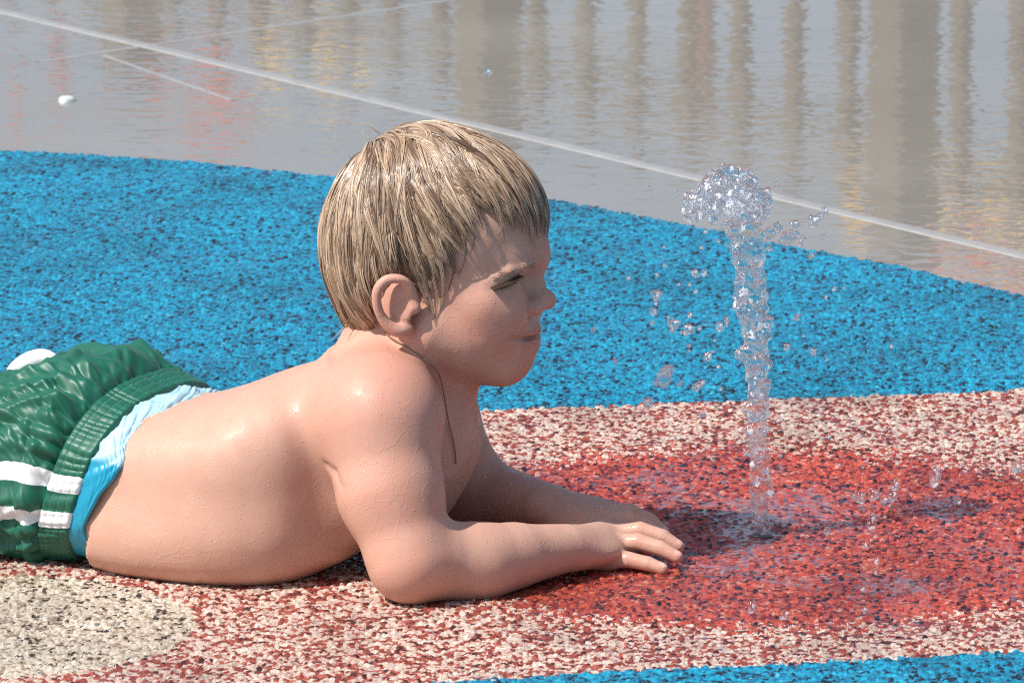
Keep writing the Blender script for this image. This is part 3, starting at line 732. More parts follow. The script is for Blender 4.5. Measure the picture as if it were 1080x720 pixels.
# ------------------------------------------------------------------ the water jet and its droplets
JY = G(803, 565)[1]
def J(px, py, dy=0.0):
    d = ray(px, py); return CAM+d*((JY+dy-CAM[1])/d[1])
def water(name, glint):
    m = NT(name); tc = m.n('TexCoord').outputs['Object']
    nb_ = m.n('TexNoise', ins={'Vector': tc, 'Scale': 210.0, 'Detail': 2.0, 'Distortion': .6}).outputs['Fac']
    bp = m.n('Bump', ins={'Strength': .16, 'Distance': .0012, 'Height': nb_}).outputs[0]
    gl = m.n('BsdfGlass', ins={'Color': rgb(.98, .99, 1), 'Roughness': .012, 'IOR': 1.333, 'Normal': bp}); o = gl.outputs[0]
    thin = m.n('MixShader', ins={0: m.n('Fresnel', ins={'IOR': 1.6, 'Normal': bp}).outputs[0], 1: m.n('BsdfTransparent').outputs[0], 2: m.n('BsdfGlossy', ins={'Roughness': .11, 'Normal': bp}).outputs[0]})
    film = m.n('MixShader', ins={0: m.n('NewGeometry').outputs['Backfacing'], 1: thin.outputs[0], 2: m.n('BsdfTransparent').outputs[0]})
    o = m.n('MixShader', ins={0: .55, 1: o, 2: film.outputs[0]}).outputs[0]   # sheets and bubbles of water beside solid water
    if glint:                           # milky flecks, painted white to stand in for sun glints on the water
        fm_ = m.smooth(m.n('TexNoise', ins={'Vector': m.n('Mapping', ins={'Vector': tc, 'Scale': (1, 1, .7)}).outputs[0], 'Scale': 150.0, 'Detail': 2.0, 'Roughness': .65}).outputs['Fac'], .59, .615)
        df = m.n('BsdfDiffuse', ins={'Color': rgb(.86, .89, .92)}); tr = m.n('BsdfTranslucent', ins={'Color': rgb(.86, .89, .92)})
        mx = m.n('MixShader', ins={0: .4, 1: df.outputs[0], 2: tr.outputs[0]})
        o = m.n('MixShader', ins={0: m.math('ADD', .0, m.math('MULTIPLY', fm_, glint)), 1: o, 2: mx.outputs[0]}).outputs[0]
    m.l(o, m.out.inputs[0]); return m.m
class _M: pass
mwat = _M(); mwat.m = water('drop_water', .8); mjet = water('glint_flecked_water', .9)
c0 = J(770, 205)
jv = Vol(axis((c0[0]-.055, c0[0]+.075, .0010)), axis((JY-.05, JY+.05, .0011)), axis((-.004, J(770, 168)[2], .0010)))
jr = np.random.default_rng(11)
col = np.array([(803, 566, 6.5), (803, 548, 9.5), (802, 520, 11), (800, 490, 11.5), (799, 460, 13), (799, 430, 14.5), (798, 400, 15), (797, 370, 15.5), (795, 345, 17), (792, 320, 17), (791, 295, 17.5), (790, 270, 18), (785, 250, 15), (782, 232, 17)])
yy = np.linspace(0, len(col)-1, 60)
cl = np.stack([np.interp(yy, np.arange(len(col)), col[:, i]) for i in range(3)], 1)
cl[:, 2] *= .68+.05*np.sin(np.arange(60)*.9)+.06*jr.normal(size=60); cl[:, 0] += 1.6*np.sin(np.arange(60)*.55)+1.0*jr.normal(size=60)
for a, b in zip(cl[:-1], cl[1:]): jv.add(cone(J(a[0], a[1]), J(b[0], b[1]), a[2]*PX, b[2]*PX), .004)
for _ in range(250):                   # lumps that break the column's outline
    t = jr.random()**.8; q = cl[int(t*59)]; an = jr.random()*6.283; rr = q[2]*(.8+.55*jr.random()); r = (3.0+5.0*jr.random()**1.5)*PX*(.6+.4*q[2]/12)
    c = J(q[0]+math.cos(an)*rr, q[1]+jr.normal()*5, math.sin(an)*rr*PX); jv.add(sph(c, r), .0016)
for _ in range(70):                    # air pockets and dents
    t = jr.random(); q = cl[int(t*59)]; an = jr.random()*6.283; rr = q[2]*(.3+.8*jr.random()); r = (1.6+2.6*jr.random())*PX
    jv.cut(sph(J(q[0]+math.cos(an)*rr, q[1]+jr.normal()*6, math.sin(an)*rr*PX), r), .0018)
# the mushroom crest, a ragged dome leaning to the left
for _ in range(300):
    a = jr.random()*6.283; e = jr.random(); x = math.cos(a)*e**.5; y = math.sin(a)*e**.5
    cx_ = 768+x*43; dome = 178+30*(x*x+y*y)+(6 if x > .6 else 0)+max(0, -x)*9
    r = (3.6+5.2*jr.random()**1.5)*PX
    thick = jr.random()**1.5*26*(1-.35*e)
    jv.add(sph(J(cx_, dome+thick, y*.034), r), .0026)
for q in ((724, 206, 4), (732, 212, 5), (742, 222, 6), (752, 232, 5.5), (766, 238, 6), (772, 246, 5), (806, 216, 7), (810, 204, 7), (800, 232, 7), (795, 240, 8), (812, 246, 7), (803, 250, 8), (760, 196, 9), (780, 198, 10), (790, 212, 11), (776, 216, 10)):
    jv.add(sph(J(q[0], q[1], jr.normal()*.008), q[2]*PX), .004)
for _ in range(36):
    a = jr.random()*6.283; e = jr.random()**.5; r = (2+4.5*jr.random()**1.5)*PX
    jv.cut(sph(J(768+math.cos(a)*e*44, 180+jr.random()*52, math.sin(a)*e*.036), r), .0015)
V, Fq = jv.mesh(); V = relax(V, Fq, 2, .45)
# one body of water: drop the crumbs that came loose
par = np.arange(len(V))
e = np.concatenate([Fq[:, [0, 1]], Fq[:, [1, 2]], Fq[:, [2, 3]]])
for _ in range(200):
    m = np.minimum(par[e[:, 0]], par[e[:, 1]]); o = par.copy(); np.minimum.at(par, e[:, 0], m); np.minimum.at(par, e[:, 1], m); par = par[par]
    if (par == o).all(): break
big = np.bincount(par).argmax()
cnt = np.bincount(par); ok = cnt[par] > 60; kf = ok[Fq].all(1); us = np.unique(Fq[kf]); mp_ = np.full(len(V), -1); mp_[us] = np.arange(len(us))
jet = mesh_obj('water_jet', V[us], mp_[Fq[kf]], mjet)
tag(jet, 'clear knobbly water jet with a mushroom-shaped crest rising from the red circle', 'water jet')
# the nozzle it leaves from
nz = G(803, 565); prof = [(0, .0004), (.005, .0004), (.0058, .0009), (.0090, .0009), (.0100, .0002), (.0102, -.003)]
NVv = [(nz[0]+r*math.cos(a), nz[1]+r*math.sin(a), z) for r, z in prof for a in np.arange(40)*2*np.pi/40]; i = np.arange(len(prof)-1)[:, None]*40; j = np.arange(40)[None]; k = (j+1) % 40
mn = NT('dull_steel'); mn.principled(**{'Base Color': rgb(.12, .06, .05), 'Metallic': .6, 'Roughness': .35})
tag(mesh_obj('jet_nozzle', NVv, np.stack([i+j, i+k, i+40+k, i+40+j], -1).reshape(-1, 4), mn.m), 'small dark nozzle ring set flush in the red circle under the jet', 'nozzle')
# droplets
DR = [(838, 237, 4.5, 1), (858, 233, 5.5, 1), (865, 228, 3.5, 1), (829, 252, 6.5, 1), (820, 240, 5, 1), (837, 248, 5, 1), (843, 259, 2.6, 1), (870, 222, 3.4, 1), (868, 250, 2.6, 1), (818, 195, 2.8, 1), (856, 270, 3, 1.2),
      (692, 311, 5.2, .8), (690, 329, 3.6, 1), (711, 341, 5.5, .8), (726, 347, 4.6, 1), (733, 288, 4, 1), (743, 288, 3, 1), (700, 398, 6.5, 1.5), (706, 389, 5, 1), (735, 408, 4.4, 1.1), (740, 404, 3.4, 1), (747, 376, 3.8, 1.3), (759, 344, 4, 1.2),
      (728, 332, 2.8, 1), (693, 290, 2, 1), (685, 198, 2.2, 1), (663, 293, 2.4, 1), (649, 381, 2.6, 1), (684, 424, 4.5, 1), (741, 436, 4, 1), (692, 404, 3, 1), (716, 300, 2, 1), (830, 366, 3.5, 1), (858, 371, 3, 1.2), (840, 335, 3.2, 1),
      (766, 337, 2.6, 1.2), (880, 305, 2, 1), (722, 212, 2.2, 1), (908, 524, 5.5, 1), (922, 521, 5.5, 1), (942, 522, 6, 1.1), (944, 511, 4.4, 1.2), (987, 503, 5, 2), (919, 549, 5.5, 1.8), (872, 560, 4, 1), (925, 590, 2.6, 1.6), (924, 602, 2, 2),
      (910, 620, 2.6, 1), (828, 648, 4.6, 1), (793, 640, 4.4, 1.2), (940, 365, 2, 1), (1072, 492, 5, 1.3), (885, 490, 2, 1), (838, 516, 2, 1), (762, 602, 2.6, 1), (867, 461, 2, 1), (912, 574, 3.6, 1), (911, 642, 3, 1.2), (514, 76, 4.2, 1), (560, 330, 2, 1),
      (900, 522, 3.4, 1), (933, 527, 3.4, 1), (846, 252, 3, 1), (812, 262, 3.4, 1), (716, 203, 2, 1), (724, 222, 2.4, 1), (735, 232, 2.2, 1), (744, 244, 2.4, 1), (758, 254, 2.2, 1)]
for _ in range(62):
    if jr.random() < .55: DR.append((jr.normal()*48+735, jr.normal()*60+370, 1.1+1.3*jr.random(), 1))
    else: DR.append((jr.normal()*65+880, jr.normal()*95+470, 1.1+1.2*jr.random(), 1+.5*jr.random()))
th = np.linspace(0, np.pi, 11); pn = np.arange(16)*2*np.pi/16
US = np.stack([np.sin(th)[:, None]*np.cos(pn), np.sin(th)[:, None]*np.sin(pn), np.cos(th)[:, None]+0*pn], -1).reshape(-1, 3)
i = np.arange(10)[:, None]*16; j = np.arange(16)[None]; k = (j+1) % 16; UF = np.stack([i+j, i+16+j, i+16+k, i+k], -1).reshape(-1, 4)
LBL = {'crest': 'small clear water droplet in the air right of the jet crest', 'blue': 'small clear water droplet falling left of the jet column',
       'right': 'small clear water droplet in the air right of the jet column, above its foot', 'red': 'clear water droplet low over the red circle, right of the jet foot', 'left': 'tiny clear water droplet beside the left edge of the jet crest',
       'low': 'clear water droplet near the front rim of the red circle', 'far': 'single clear water droplet high up near the grey concrete, apart from the jet'}
for x, y, r, sx in DR:
    dy = jr.normal()*.02; c = J(x, y, dy)
    while c[2] < r*PX*1.3+.002: dy -= .01; c = J(x, y, dy)
    r *= 1.12; P = US*np.array([1+.1*jr.normal(), 1, sx])*r*PX; P = P+US*(value_noise(US*1.7+jr.random()*50, 1.0, 3)*r*PX*.42)[:, None]
    o = mesh_obj('water_droplet', P, UF, mwat.m); o.location = c
    k = 'far' if y < 120 else ('crest' if x > 800 and y < 290 else 'left' if y < 262 else 'low' if y > 560 else 'red' if (x > 815 and y > 440) else 'right' if x > 800 else 'blue')
    tag(o, LBL[k], 'droplet', 'water droplets flung from the jet')
# ------------------------------------------------------------------ splash pad: rubber granules, concrete, fence
def curve(pts):
    q = np.array([G(x, y)[:2] for x, y in pts]); return q[np.argsort(q[:, 0])]
EDGE = curve([(-60, 156), (0, 158), (100, 163), (200, 170), (330, 184), (460, 195), (590, 211), (700, 232), (850, 262), (960, 283), (1080, 312), (1180, 342)])
NEARB = curve([(-60, 462), (200, 446), (500, 433), (640, 427), (800, 421), (950, 416), (1080, 411), (1160, 409)])
FRONTB = curve([(-80, 752), (200, 733), (440, 720), (600, 710), (760, 703), (920, 695), (1080, 686), (1160, 681)])
def lin_ext(c, x):
    y = np.interp(x, c[:, 0], c[:, 1]); s0 = (c[1, 1]-c[0, 1])/(c[1, 0]-c[0, 0]); s1 = (c[-1, 1]-c[-2, 1])/(c[-1, 0]-c[-2, 0])
    return np.where(x < c[0, 0], c[0, 1]+(x-c[0, 0])*s0, np.where(x > c[-1, 0], c[-1, 1]+(x-c[-1, 0])*s1, y))
RC = G(803, 563)[:2]; RR = .312
bc = G(-14, 659)[:2]; BR = abs(G(205, 657)[0]-bc[0])
ZN = ['blue_rubber', 'pink_rubber', 'red_circle', 'beige_circle']
def zone(x, y, j=0.0):
    z = np.where((y < lin_ext(NEARB, x)) & (y > lin_ext(FRONTB, x)), 1, 0)
    z = np.where((np.hypot(x-RC[0], y-RC[1])+j*1.6 < RR) & (z == 1), 2, z)
    z = np.where(np.hypot(x-bc[0], y-bc[1]) < BR, 3, z)
    return np.where(y > lin_ext(EDGE, x), -1, z)
gx = np.arange(-.66, .66, .00115)
gy = axis((-.50, .72, .0021), (.72, 2.0, .0042))
GXm, GYm = np.meshgrid(gx, gy, indexing='ij')
def granules(x, y, size, seed):        # jittered-cell granules: distance to the nearest, second nearest and a random number of it
    qx, qy = x/size, y/size; ix, iy = np.floor(qx).astype(np.int64), np.floor(qy).astype(np.int64)
    d1 = np.full(x.shape, 9.); d2 = d1.copy(); rid = np.zeros(x.shape, np.int64)
    for a in (-1, 0, 1):
        for b in (-1, 0, 1):
            cx_, cy_ = ix+a, iy+b; h = (cx_*73856093 ^ cy_*19349663 ^ (seed*83492791)) & 0xffffffff
            h = ((h ^ (h >> 15))*2246822519) & 0xffffffff; h = ((h ^ (h >> 13))*3266489917) & 0xffffffff; h ^= h >> 16
            px_ = cx_+.08+.84*((h & 1023)/1023.); py_ = cy_+.08+.84*(((h >> 10) & 1023)/1023.)
            an = ((h >> 20) & 63)/63*3.14159; st = 1+.55*(((h >> 26) & 63)/63.)
            dx, dy = qx-px_, qy-py_; l = dx*np.cos(an)+dy*np.sin(an); m = -dx*np.sin(an)+dy*np.cos(an)
            d = np.sqrt((l/st)**2+(m*1.0)**2)
            nr = d < d1; d2 = np.where(nr, d1, np.minimum(d2, d)); rid = np.where(nr, h, rid); d1 = np.where(nr, d, d1)
    return d1, d2, rid
d1, d2, rid = granules(GXm, GYm, .0041, 5)
rnd = ((rid >> 3) & 4095)/4095.; rnd2 = ((rid >> 17) & 4095)/4095.
edge = np.clip((d2-d1)/.45, 0, 1)
hgt = (edge**.5)*.0014*(.5+1.0*rnd2)+(rnd2-.5)*.0014
big = value_noise(np.stack([GXm.ravel(), GYm.ravel(), 0*GXm.ravel()], 1), 22., 8).reshape(GXm.shape)+.5*value_noise(np.stack([GXm.ravel(), GYm.ravel(), 0*GXm.ravel()], 1), 60., 9).reshape(GXm.shape)
hgt = hgt+.0006*big
flat = np.clip((GYm-.6)/.9, 0, 1); hgt *= 1-.35*flat
hgt -= .0014
# thin water lying between the granules
P3 = np.stack([GXm.ravel(), GYm.ravel(), 0*GXm.ravel()], 1)
lvl = -.0026+.0012*value_noise(P3, 9., 70).reshape(GXm.shape)+.0006*value_noise(P3, 30., 71).reshape(GXm.shape)
rr_ = np.hypot(GXm-RC[0], GYm-RC[1]); lvl += .0012*np.clip((RR-rr_)/.10, 0, 1)+.0006*np.exp(-((GXm+.07)**2+(GYm+.02)**2)/.06)
flood = np.clip((lvl-hgt)/.0004, 0, 1); hgt = np.maximum(hgt, lvl)
jit = ((rid >> 5) & 255)/255.*.010-.005
Vall = np.stack([GXm, GYm, hgt], -1).reshape(-1, 3)
nx, ny = GXm.shape
i = np.arange(nx-1)[:, None]*ny; j = np.arange(ny-1)[None]
Fall = np.stack([i+j, i+ny+j, i+ny+j+1, i+j+1], -1).reshape(-1, 4)
zc = zone(GXm+jit*.25, GYm+jit*.9, jit*4).reshape(-1); zf = zc[Fall[:, 0]]
def rubber(name, stops, rough, patch=True):
    m = NT(name); tc = m.n('TexCoord').outputs['Object']
    if patch: t = m.n('Attribute', attribute_name='rnd').outputs['Fac']
    else:
        vo = m.n('TexVoronoi', ins={'Vector': tc, 'Scale': 240.0}); t = m.n('SeparateColor', ins={0: vo.outputs['Color']}).outputs[0]
    c = m.ramp(t, stops, 'CONSTANT')
    n = m.n('TexNoise', ins={'Vector': tc, 'Scale': 9.0, 'Detail': 4.0}).outputs['Fac']; n2 = m.n('TexNoise', ins={'Vector': tc, 'Scale': 700.0, 'Detail': 2.0}).outputs['Fac']
    c = m.mix(m.smooth(n2, .35, .75), c, m.mix(.5, c, rgb(.02, .02, .02), 'MIX'))
    st_ = m.n('TexNoise', ins={'Vector': tc, 'Scale': 5.0, 'Detail': 6.0, 'Roughness': .65}).outputs['Fac']
    c = m.mix(m.smooth(st_, .42, .72), c, m.mix(1.0, c, rgb(.62, .60, .60), 'MULTIPLY'))
    wetm = m.smooth(n, .38, .62)
    bp = m.n('Bump', ins={'Strength': .3, 'Distance': .0006, 'Height': n2}).outputs[0] if patch else m.n('Bump', ins={'Strength': .8, 'Distance': .001, 'Height': vo.outputs['Distance']}).outputs[0]
    r = m.math('SUBTRACT', rough, m.math('MULTIPLY', wetm, .22))
    fl = m.n('Attribute', attribute_name='flood').outputs['Fac']
    r = m.math('SUBTRACT', r, m.math('MULTIPLY', fl, .22))
    c = m.mix(m.math('MULTIPLY', fl, .25), c, m.mix(1.0, c, rgb(.5, .5, .5), 'MULTIPLY'))
    m.principled(**{'Base Color': c, 'Roughness': r, 'Normal': bp, 'Specular IOR Level': .5, 'Coat Weight': m.math('MAXIMUM', fl, m.math('MULTIPLY', wetm, .28 if 'blue' in name else .5)), 'Coat Roughness': m.math('SUBTRACT', .14, m.math('MULTIPLY', fl, .11)), 'Coat IOR': 1.33})
    return m.m
STOPS = {
 'blue_rubber': [(0, (.002, .018, .04)), (.20, (.001, .15, .27)), (.45, (.001, .25, .41)), (.80, (.002, .35, .53)), (.965, (.08, .38, .50))],
 'pink_rubber': [(0, (.045, .012, .012)), (.12, (.26, .045, .028)), (.30, (.38, .085, .055)), (.46, (.58, .42, .34)), (.78, (.70, .58, .48)), (.94, (.50, .30, .25))],
 'red_circle': [(0, (.028, .012, .016)), (.17, (.22, .028, .022)), (.36, (.46, .066, .040)), (.70, (.56, .11, .066)), (.91, (.56, .26, .20))],
 'beige_circle': [(0, (.03, .022, .018)), (.14, (.34, .25, .17)), (.34, (.56, .47, .36)), (.72, (.66, .57, .46)), (.94, (.20, .19, .17))]}
ROUGH = {'blue_rubber': .72, 'pink_rubber': .68, 'red_circle': .46, 'beige_circle': .72}
for q, nm in enumerate(ZN):
    f = Fall[zf == q]; us = np.unique(f); mp_ = np.full(len(Vall), -1); mp_[us] = np.arange(len(us))
    o = mesh_obj(nm, Vall[us], mp_[f], rubber('granules_'+nm, STOPS[nm], ROUGH[nm])); vattr(o, 'rnd', rnd.reshape(-1)[us]); vattr(o, 'flood', flood.reshape(-1)[us]); tag(o, kind='structure')
# the wider pad, as plain sheets just below the modelled granules
def sheet(name, xy, z, mat):
    n = len(xy); o = mesh_obj(name, [(x, y, z) for x, y in xy]+[(x, y, z-.004) for x, y in xy], [tuple(range(n))]+[(k, (k+1) % n+0 if k+1 < n else 0, n+((k+1) % n), n+k)[::-1] for k in range(n)], mat, None, False); tag(o, kind='structure'); return o
xs = np.linspace(-4, 4, 80)
ext = lambda c: [(x, float(y)) for x, y in zip(xs, lin_ext(c, xs))]
fe_ = ext(EDGE)
fe_ = [(x, max(y, .9)) for x, y in fe_]
sheet('rubber_pad', [(4, -6), *fe_[::-1], (-4, -6)], -.0062, rubber('flat_blue', STOPS['blue_rubber'], .6, False))
sheet('rubber_band', ext(FRONTB)+ext(NEARB)[::-1], -.0045, rubber('flat_pink', STOPS['pink_rubber'], .6, False))

def concrete_mat():
    m = NT('wet_concrete'); tc = m.n('TexCoord').outputs['Object']
    n = m.n('TexNoise', ins={'Vector': tc, 'Scale': 3.0, 'Detail': 6.0, 'Roughness': .6}).outputs['Fac']; nf = m.n('TexNoise', ins={'Vector': tc, 'Scale': 260.0, 'Detail': 3.0}).outputs['Fac']
    c = m.mix(n, rgb(.21, .185, .15), rgb(.33, .30, .25)); c = m.mix(m.math('MULTIPLY', nf, .4), c, rgb(.15, .14, .125))
    w1 = m.n('TexNoise', ins={'Vector': m.n('Mapping', ins={'Vector': tc, 'Scale': (1.0, 1.6, 1)}).outputs[0], 'Scale': 30.0, 'Detail': 1.2, 'Roughness': .4, 'Distortion': .8}).outputs['Fac']
    w2 = m.n('TexNoise', ins={'Vector': tc, 'Scale': 7.0, 'Detail': 2.0}).outputs['Fac']
    h = m.math('ADD', w1, m.math('MULTIPLY', w2, 1.2))
    bp = m.n('Bump', ins={'Strength': .5, 'Distance': .00055, 'Height': h}).outputs[0]
    bc_ = m.n('Bump', ins={'Strength': .3, 'Distance': .001, 'Height': nf}).outputs[0]
    pud = m.smooth(m.n('TexNoise', ins={'Vector': tc, 'Scale': 2.2, 'Detail': 3.0}).outputs['Fac'], .30, .50)
    m.principled(**{'Base Color': c, 'Roughness': .55, 'Normal': bc_, 'Specular IOR Level': .3, 'Coat Weight': m.math('ADD', .75, m.math('MULTIPLY', pud, .25)), 'Coat Roughness': m.math('SUBTRACT', .05, m.math('MULTIPLY', pud, .045)), 'Coat IOR': 1.34, 'Coat Normal': bp})
    return m.m
mcon = concrete_mat()
# near concrete sheet edge follows the blue rubber; the far one reaches the horizon
gr = mesh_obj('ground', [(-900, -900, -.0105), (900, -900, -.0105), (900, 2500, -.0105), (-900, 2500, -.0105)], [(0, 1, 2, 3)], mcon, None, False); tag(gr, kind='structure')
top = [(x, float(max(lin_ext(EDGE, np.array(x)), .9))-.003) for x in np.linspace(-4, 4, 200)]
sheet('concrete_paving', top+[(40, .9), (40, 60), (-40, 60), (-40, 2.5)], -.0018, mcon)
# pale joints between the slabs
mj = NT('pale_joint'); tcj = mj.n('TexCoord').outputs['Object']; nj = mj.n('TexNoise', ins={'Vector': tcj, 'Scale': 40.0, 'Detail': 4.0}).outputs['Fac']
mj.principled(**{'Base Color': mj.mix(nj, rgb(.27, .26, .24), rgb(.42, .40, .37)), 'Roughness': .4, 'Coat Weight': .6, 'Coat Roughness': .12})
def joint(p0, p1, wd, hh, ex_=0):
    a, b = G(*p0)[:2], G(*p1)[:2]; d = b-a; d /= np.linalg.norm(d); nrm = np.array([-d[1], d[0]]); a = a-d*ex_; b = b+d*ex_
    pr = [(-1, -.002), (-.8, hh*.7), (-.3, hh), (.3, hh), (.8, hh*.7), (1, -.002)]
    Vv = [(*(e_+nrm*wd/2*x), z-.0018) for e_ in (a, b) for x, z in pr]
    o = mesh_obj('concrete_joint', Vv, [(q, q+1, q+7, q+6) for q in range(5)], mj.m, None, False); tag(o, kind='structure')
joint((0, 10), (1080, 268), .022, .0012, 3)
joint((40, 64), (520, -8), .009, .0005)
joint((110, 57), (245, 104), .008, .0003)

# ---- fence beyond the pad, seen mirrored in the wet concrete
mt = NT('tan_painted_timber'); tct = mt.n('TexCoord').outputs['Object']
nt_ = mt.n('TexNoise', ins={'Vector': mt.n('Mapping', ins={'Vector': tct, 'Scale': (30, 30, 2)}).outputs[0], 'Scale': 1.0, 'Detail': 4.0}).outputs['Fac']
mt.principled(**{'Base Color': mt.mix(nt_, rgb(.10, .075, .042), rgb(.16, .12, .07)), 'Roughness': .6})
fa = np.array([.05, 8.60]); fd = np.array([.58, -.815]); fd /= np.linalg.norm(fd); fang = math.atan2(fd[1], fd[0])
fence = bpy.data.objects.new('picket_fence', None); COL.objects.link(fence); fence.location = (*fa, 0); fence.rotation_euler = (0, 0, fang)
tag(fence, 'tan timber picket fence beyond the pad, mirrored in the wet concrete', 'fence')
def box(name, lo, hi, mat, parent=None, bev=.003):
    x0, y0, z0 = lo; x1, y1, z1 = hi
    o = mesh_obj(name, [(x0, y0, z0), (x1, y0, z0), (x1, y1, z0), (x0, y1, z0), (x0, y0, z1), (x1, y0, z1), (x1, y1, z1), (x0, y1, z1)], [(3, 2, 1, 0), (4, 5, 6, 7), (0, 1, 5, 4), (1, 2, 6, 5), (2, 3, 7, 6), (3, 0, 4, 7)], mat, parent, False)
    b = o.modifiers.new('bevel', 'BEVEL'); b.width = bev; b.segments = 2; return o
pk = None; po = None
for q in range(-26, 15):
    x = q*.170
    if q % 8 == 7:
        if po is None: po = o = box('post', (-.05, -.05, -.01), (.05, .05, 1.32), mt.m, fence, .006)
        else: o = po.copy(); COL.objects.link(o)
    elif pk is None: pk = o = box('picket', (-.019, -.012, .06), (.019, .012, 1.2), mt.m, fence)
    else: o = pk.copy(); COL.objects.link(o)
    o.parent = fence; o.location = (x, 0, 0)
for z in (.16, 1.08): box('rail', (-26.2*.170, .014, z), (14.2*.170, .05, z+.07), mt.m, fence)

# ---- unseen pennants, made up to mirror red and yellow flecks in the wet concrete
fnv = np.array([-fd[1], fd[0]])
def MIRR(px, py, back=.3):
    g = G(px, py); d = ray(px, py)*np.array([1, 1, -1]); o2 = fa+fnv*back
    t = np.dot(o2-g[:2], fnv)/np.dot(d[:2], fnv); return g+d*t
mfr = NT('red_cloth'); mfr.principled(**{'Base Color': rgb(.62, .06, .03), 'Roughness': .7}); mfy = NT('yellow_cloth'); mfy.principled(**{'Base Color': rgb(.75, .42, .03), 'Roughness': .7}); mfc = NT('grey_string'); mfc.principled(**{'Base Color': rgb(.3, .3, .28), 'Roughness': .8})
def stand_in_bunting(pts, label):
    b0 = MIRR(*pts[0][:2]); root = bpy.data.objects.new('stand_in_bunting', None); COL.objects.link(root); root.location = b0; tag(root, label, 'stand_in_bunting')
    Ps = np.array([MIRR(x, y)-b0 for x, y, c, w_ in pts])
    v, f = tube(spline(Ps+np.array([0, 0, .03]), 12*len(Ps)), np.full(12*len(Ps), .002), 5); mesh_obj('string', v, f, mfc.m, root)
    e1 = np.array([fd[0], fd[1], 0]); e2 = np.array([fnv[0], fnv[1], 0])
    for (x, y, c, w_), q in zip(pts, Ps):
        n = 9; tt = np.linspace(-1, 1, n); Vv = []
        for r_ in range(5):
            for t_ in tt: Vv.append(q+e1*t_*w_*(1-.22*r_)+np.array([0, 0, .03-.022*r_])+e2*.012*math.sin(t_*3+r_*.7+x))
        Fv = [(r_*n+k, r_*n+k+1, (r_+1)*n+k+1, (r_+1)*n+k) for r_ in range(4) for k in range(n-1)]
        o = mesh_obj('fleck_flag', Vv, Fv, (mfr if c == 'r' else mfy).m, root); md_ = o.modifiers.new('cloth', 'SOLIDIFY'); md_.thickness = .002
stand_in_bunting([(20, 118, 'r', .05), (60, 70, 'r', .06), (118, 60, 'r', .07), (162, 70, 'r', .10), (205, 138, 'r', .08), (228, 92, 'r', .12), (243, 115, 'r', .12), (290, 60, 'y', .08), (335, 48, 'y', .16), (372, 62, 'y', .12)], 'made-up red and yellow pennants, added out of view for reflected flecks at the left')
stand_in_bunting([(905, 224, 'y', .06), (925, 250, 'y', .08), (985, 283, 'r', .07), (1012, 235, 'y', .10), (1032, 292, 'r', .10), (1060, 237, 'y', .14), (1072, 308, 'r', .10), (1090, 250, 'y', .10)], 'made-up yellow and red pennants, added out of view for reflected flecks at the right')
# a white scrap on the wet concrete
sc = G(70, 105); nn_ = 28; aa = np.arange(nn_)*2*np.pi/nn_
Vv = [(sc[0], sc[1], .0022)]+[(sc[0]+.0095*k*math.cos(a)*(1+.12*math.sin(3*a+1)), sc[1]+.013*k*math.sin(a)*(1+.15*math.sin(2*a)), z) for k, z in ((.55, .0032), (.9, .0014), (1, -.0022)) for a in aa]
Fv = [(0, 1+k, 1+(k+1) % nn_) for k in range(nn_)]+[(1+r_*nn_+k, 1+(r_+1)*nn_+k, 1+(r_+1)*nn_+(k+1) % nn_, 1+r_*nn_+(k+1) % nn_) for r_ in range(2) for k in range(nn_)]
mwp = NT('wet_white_paper'); mwp.principled(**{'Base Color': rgb(.58, .62, .60), 'Roughness': .45})
tag(mesh_obj('paper_scrap', Vv, Fv, mwp.m), 'small white scrap lying on the wet grey concrete at the upper left', 'scrap')

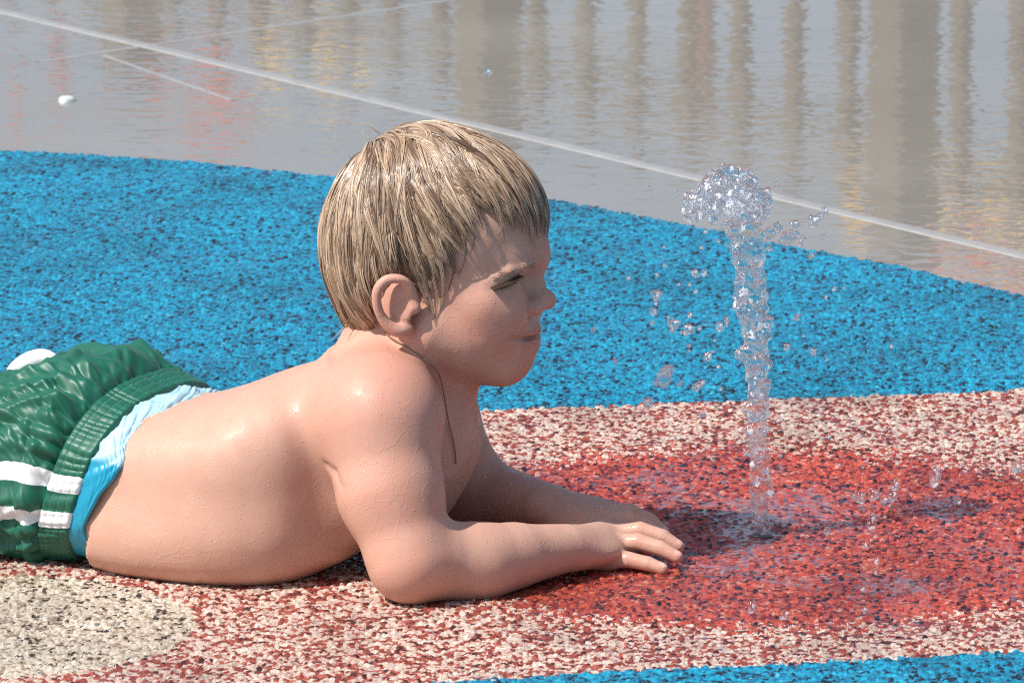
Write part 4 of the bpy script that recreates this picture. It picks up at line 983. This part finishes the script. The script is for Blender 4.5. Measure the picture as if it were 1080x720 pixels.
# unseen salmon-pink upright, added only to mirror a pink streak in the concrete
pt = MIRR(738, 150, .45); stand_in_pole = bpy.data.objects.new('stand_in_pole', None); COL.objects.link(stand_in_pole); stand_in_pole.location = (pt[0], pt[1], 0); tag(stand_in_pole, 'made-up salmon-pink upright, added out of view for its streak in the wet concrete', 'stand_in_pole')
msp = NT('salmon_paint'); msp.principled(**{'Base Color': rgb(.42, .17, .10), 'Roughness': .5})
def lathe(name, prof, mat, parent, n=24):
    a = np.arange(n)*2*np.pi/n; Vv = np.concatenate([np.stack([r*np.cos(a), r*np.sin(a), np.full(n, z)], 1) for r, z in prof]); i = np.arange(len(prof)-1)[:, None]*n; j = np.arange(n)[None]; k = (j+1) % n
    return mesh_obj(name, Vv, np.stack([i+j, i+k, i+n+k, i+n+j], -1).reshape(-1, 4), mat, parent)
lathe('shaft', [(.030, .02), (.030, pt[2]-.04)], msp.m, stand_in_pole); lathe('cap', [(.030, pt[2]-.04), (.038, pt[2]-.035), (.038, pt[2]-.01), (.02, pt[2]), (0, pt[2])], msp.m, stand_in_pole); lathe('base_flange', [(.075, -.01), (.075, .012), (.034, .02), (.030, .02)], msp.m, stand_in_pole)
# ------------------------------------------------------------------ camera, sun, sky
cam = bpy.data.objects.new('camera', bpy.data.cameras.new('camera')); COL.objects.link(cam); SC.camera = cam
cam.location = CAM; cam.rotation_euler = (math.pi/2-PITCH, 0, 0)
cam.data.sensor_width = 36; cam.data.lens = FPX/1080*36; cam.data.clip_start = .05; cam.data.clip_end = 5000
cam.data.dof.use_dof = True; cam.data.dof.focus_distance = 5.72; cam.data.dof.aperture_fstop = 34
SUN = Vector((-.66, -.37, 1.0)).normalized()
sl = bpy.data.lights.new('sun', 'SUN'); sl.energy = 4.2; sl.angle = R(.53); sl.color = (1, .97, .92)
so = bpy.data.objects.new('sun', sl); COL.objects.link(so); so.rotation_euler = SUN.to_track_quat('Z', 'Y').to_euler(); so.location = (0, 0, 5)
w = bpy.data.worlds.new('World'); SC.world = w; w.use_nodes = True
nt = w.node_tree; bg = nt.nodes['Background']; sk = nt.nodes.new('ShaderNodeTexSky'); sk.sky_type = 'NISHITA'; sk.sun_disc = False
sk.sun_elevation = math.asin(SUN.z); sk.sun_rotation = math.atan2(SUN.x, SUN.y); sk.dust_density = 2.0; sk.air_density = 1.0
nt.links.new(sk.outputs[0], bg.inputs[0]); bg.inputs[1].default_value = .11
vs = SC.view_settings; vs.view_transform = 'Standard'; vs.look = 'None'; vs.gamma = 1; vs.exposure = .38; vs.use_curve_mapping = False
SC.cycles.use_denoising = False; SC.cycles.filter_width = 1.15; SC.cycles.max_bounces = 12; SC.cycles.transmission_bounces = 10; SC.cycles.sample_clamp_indirect = 8
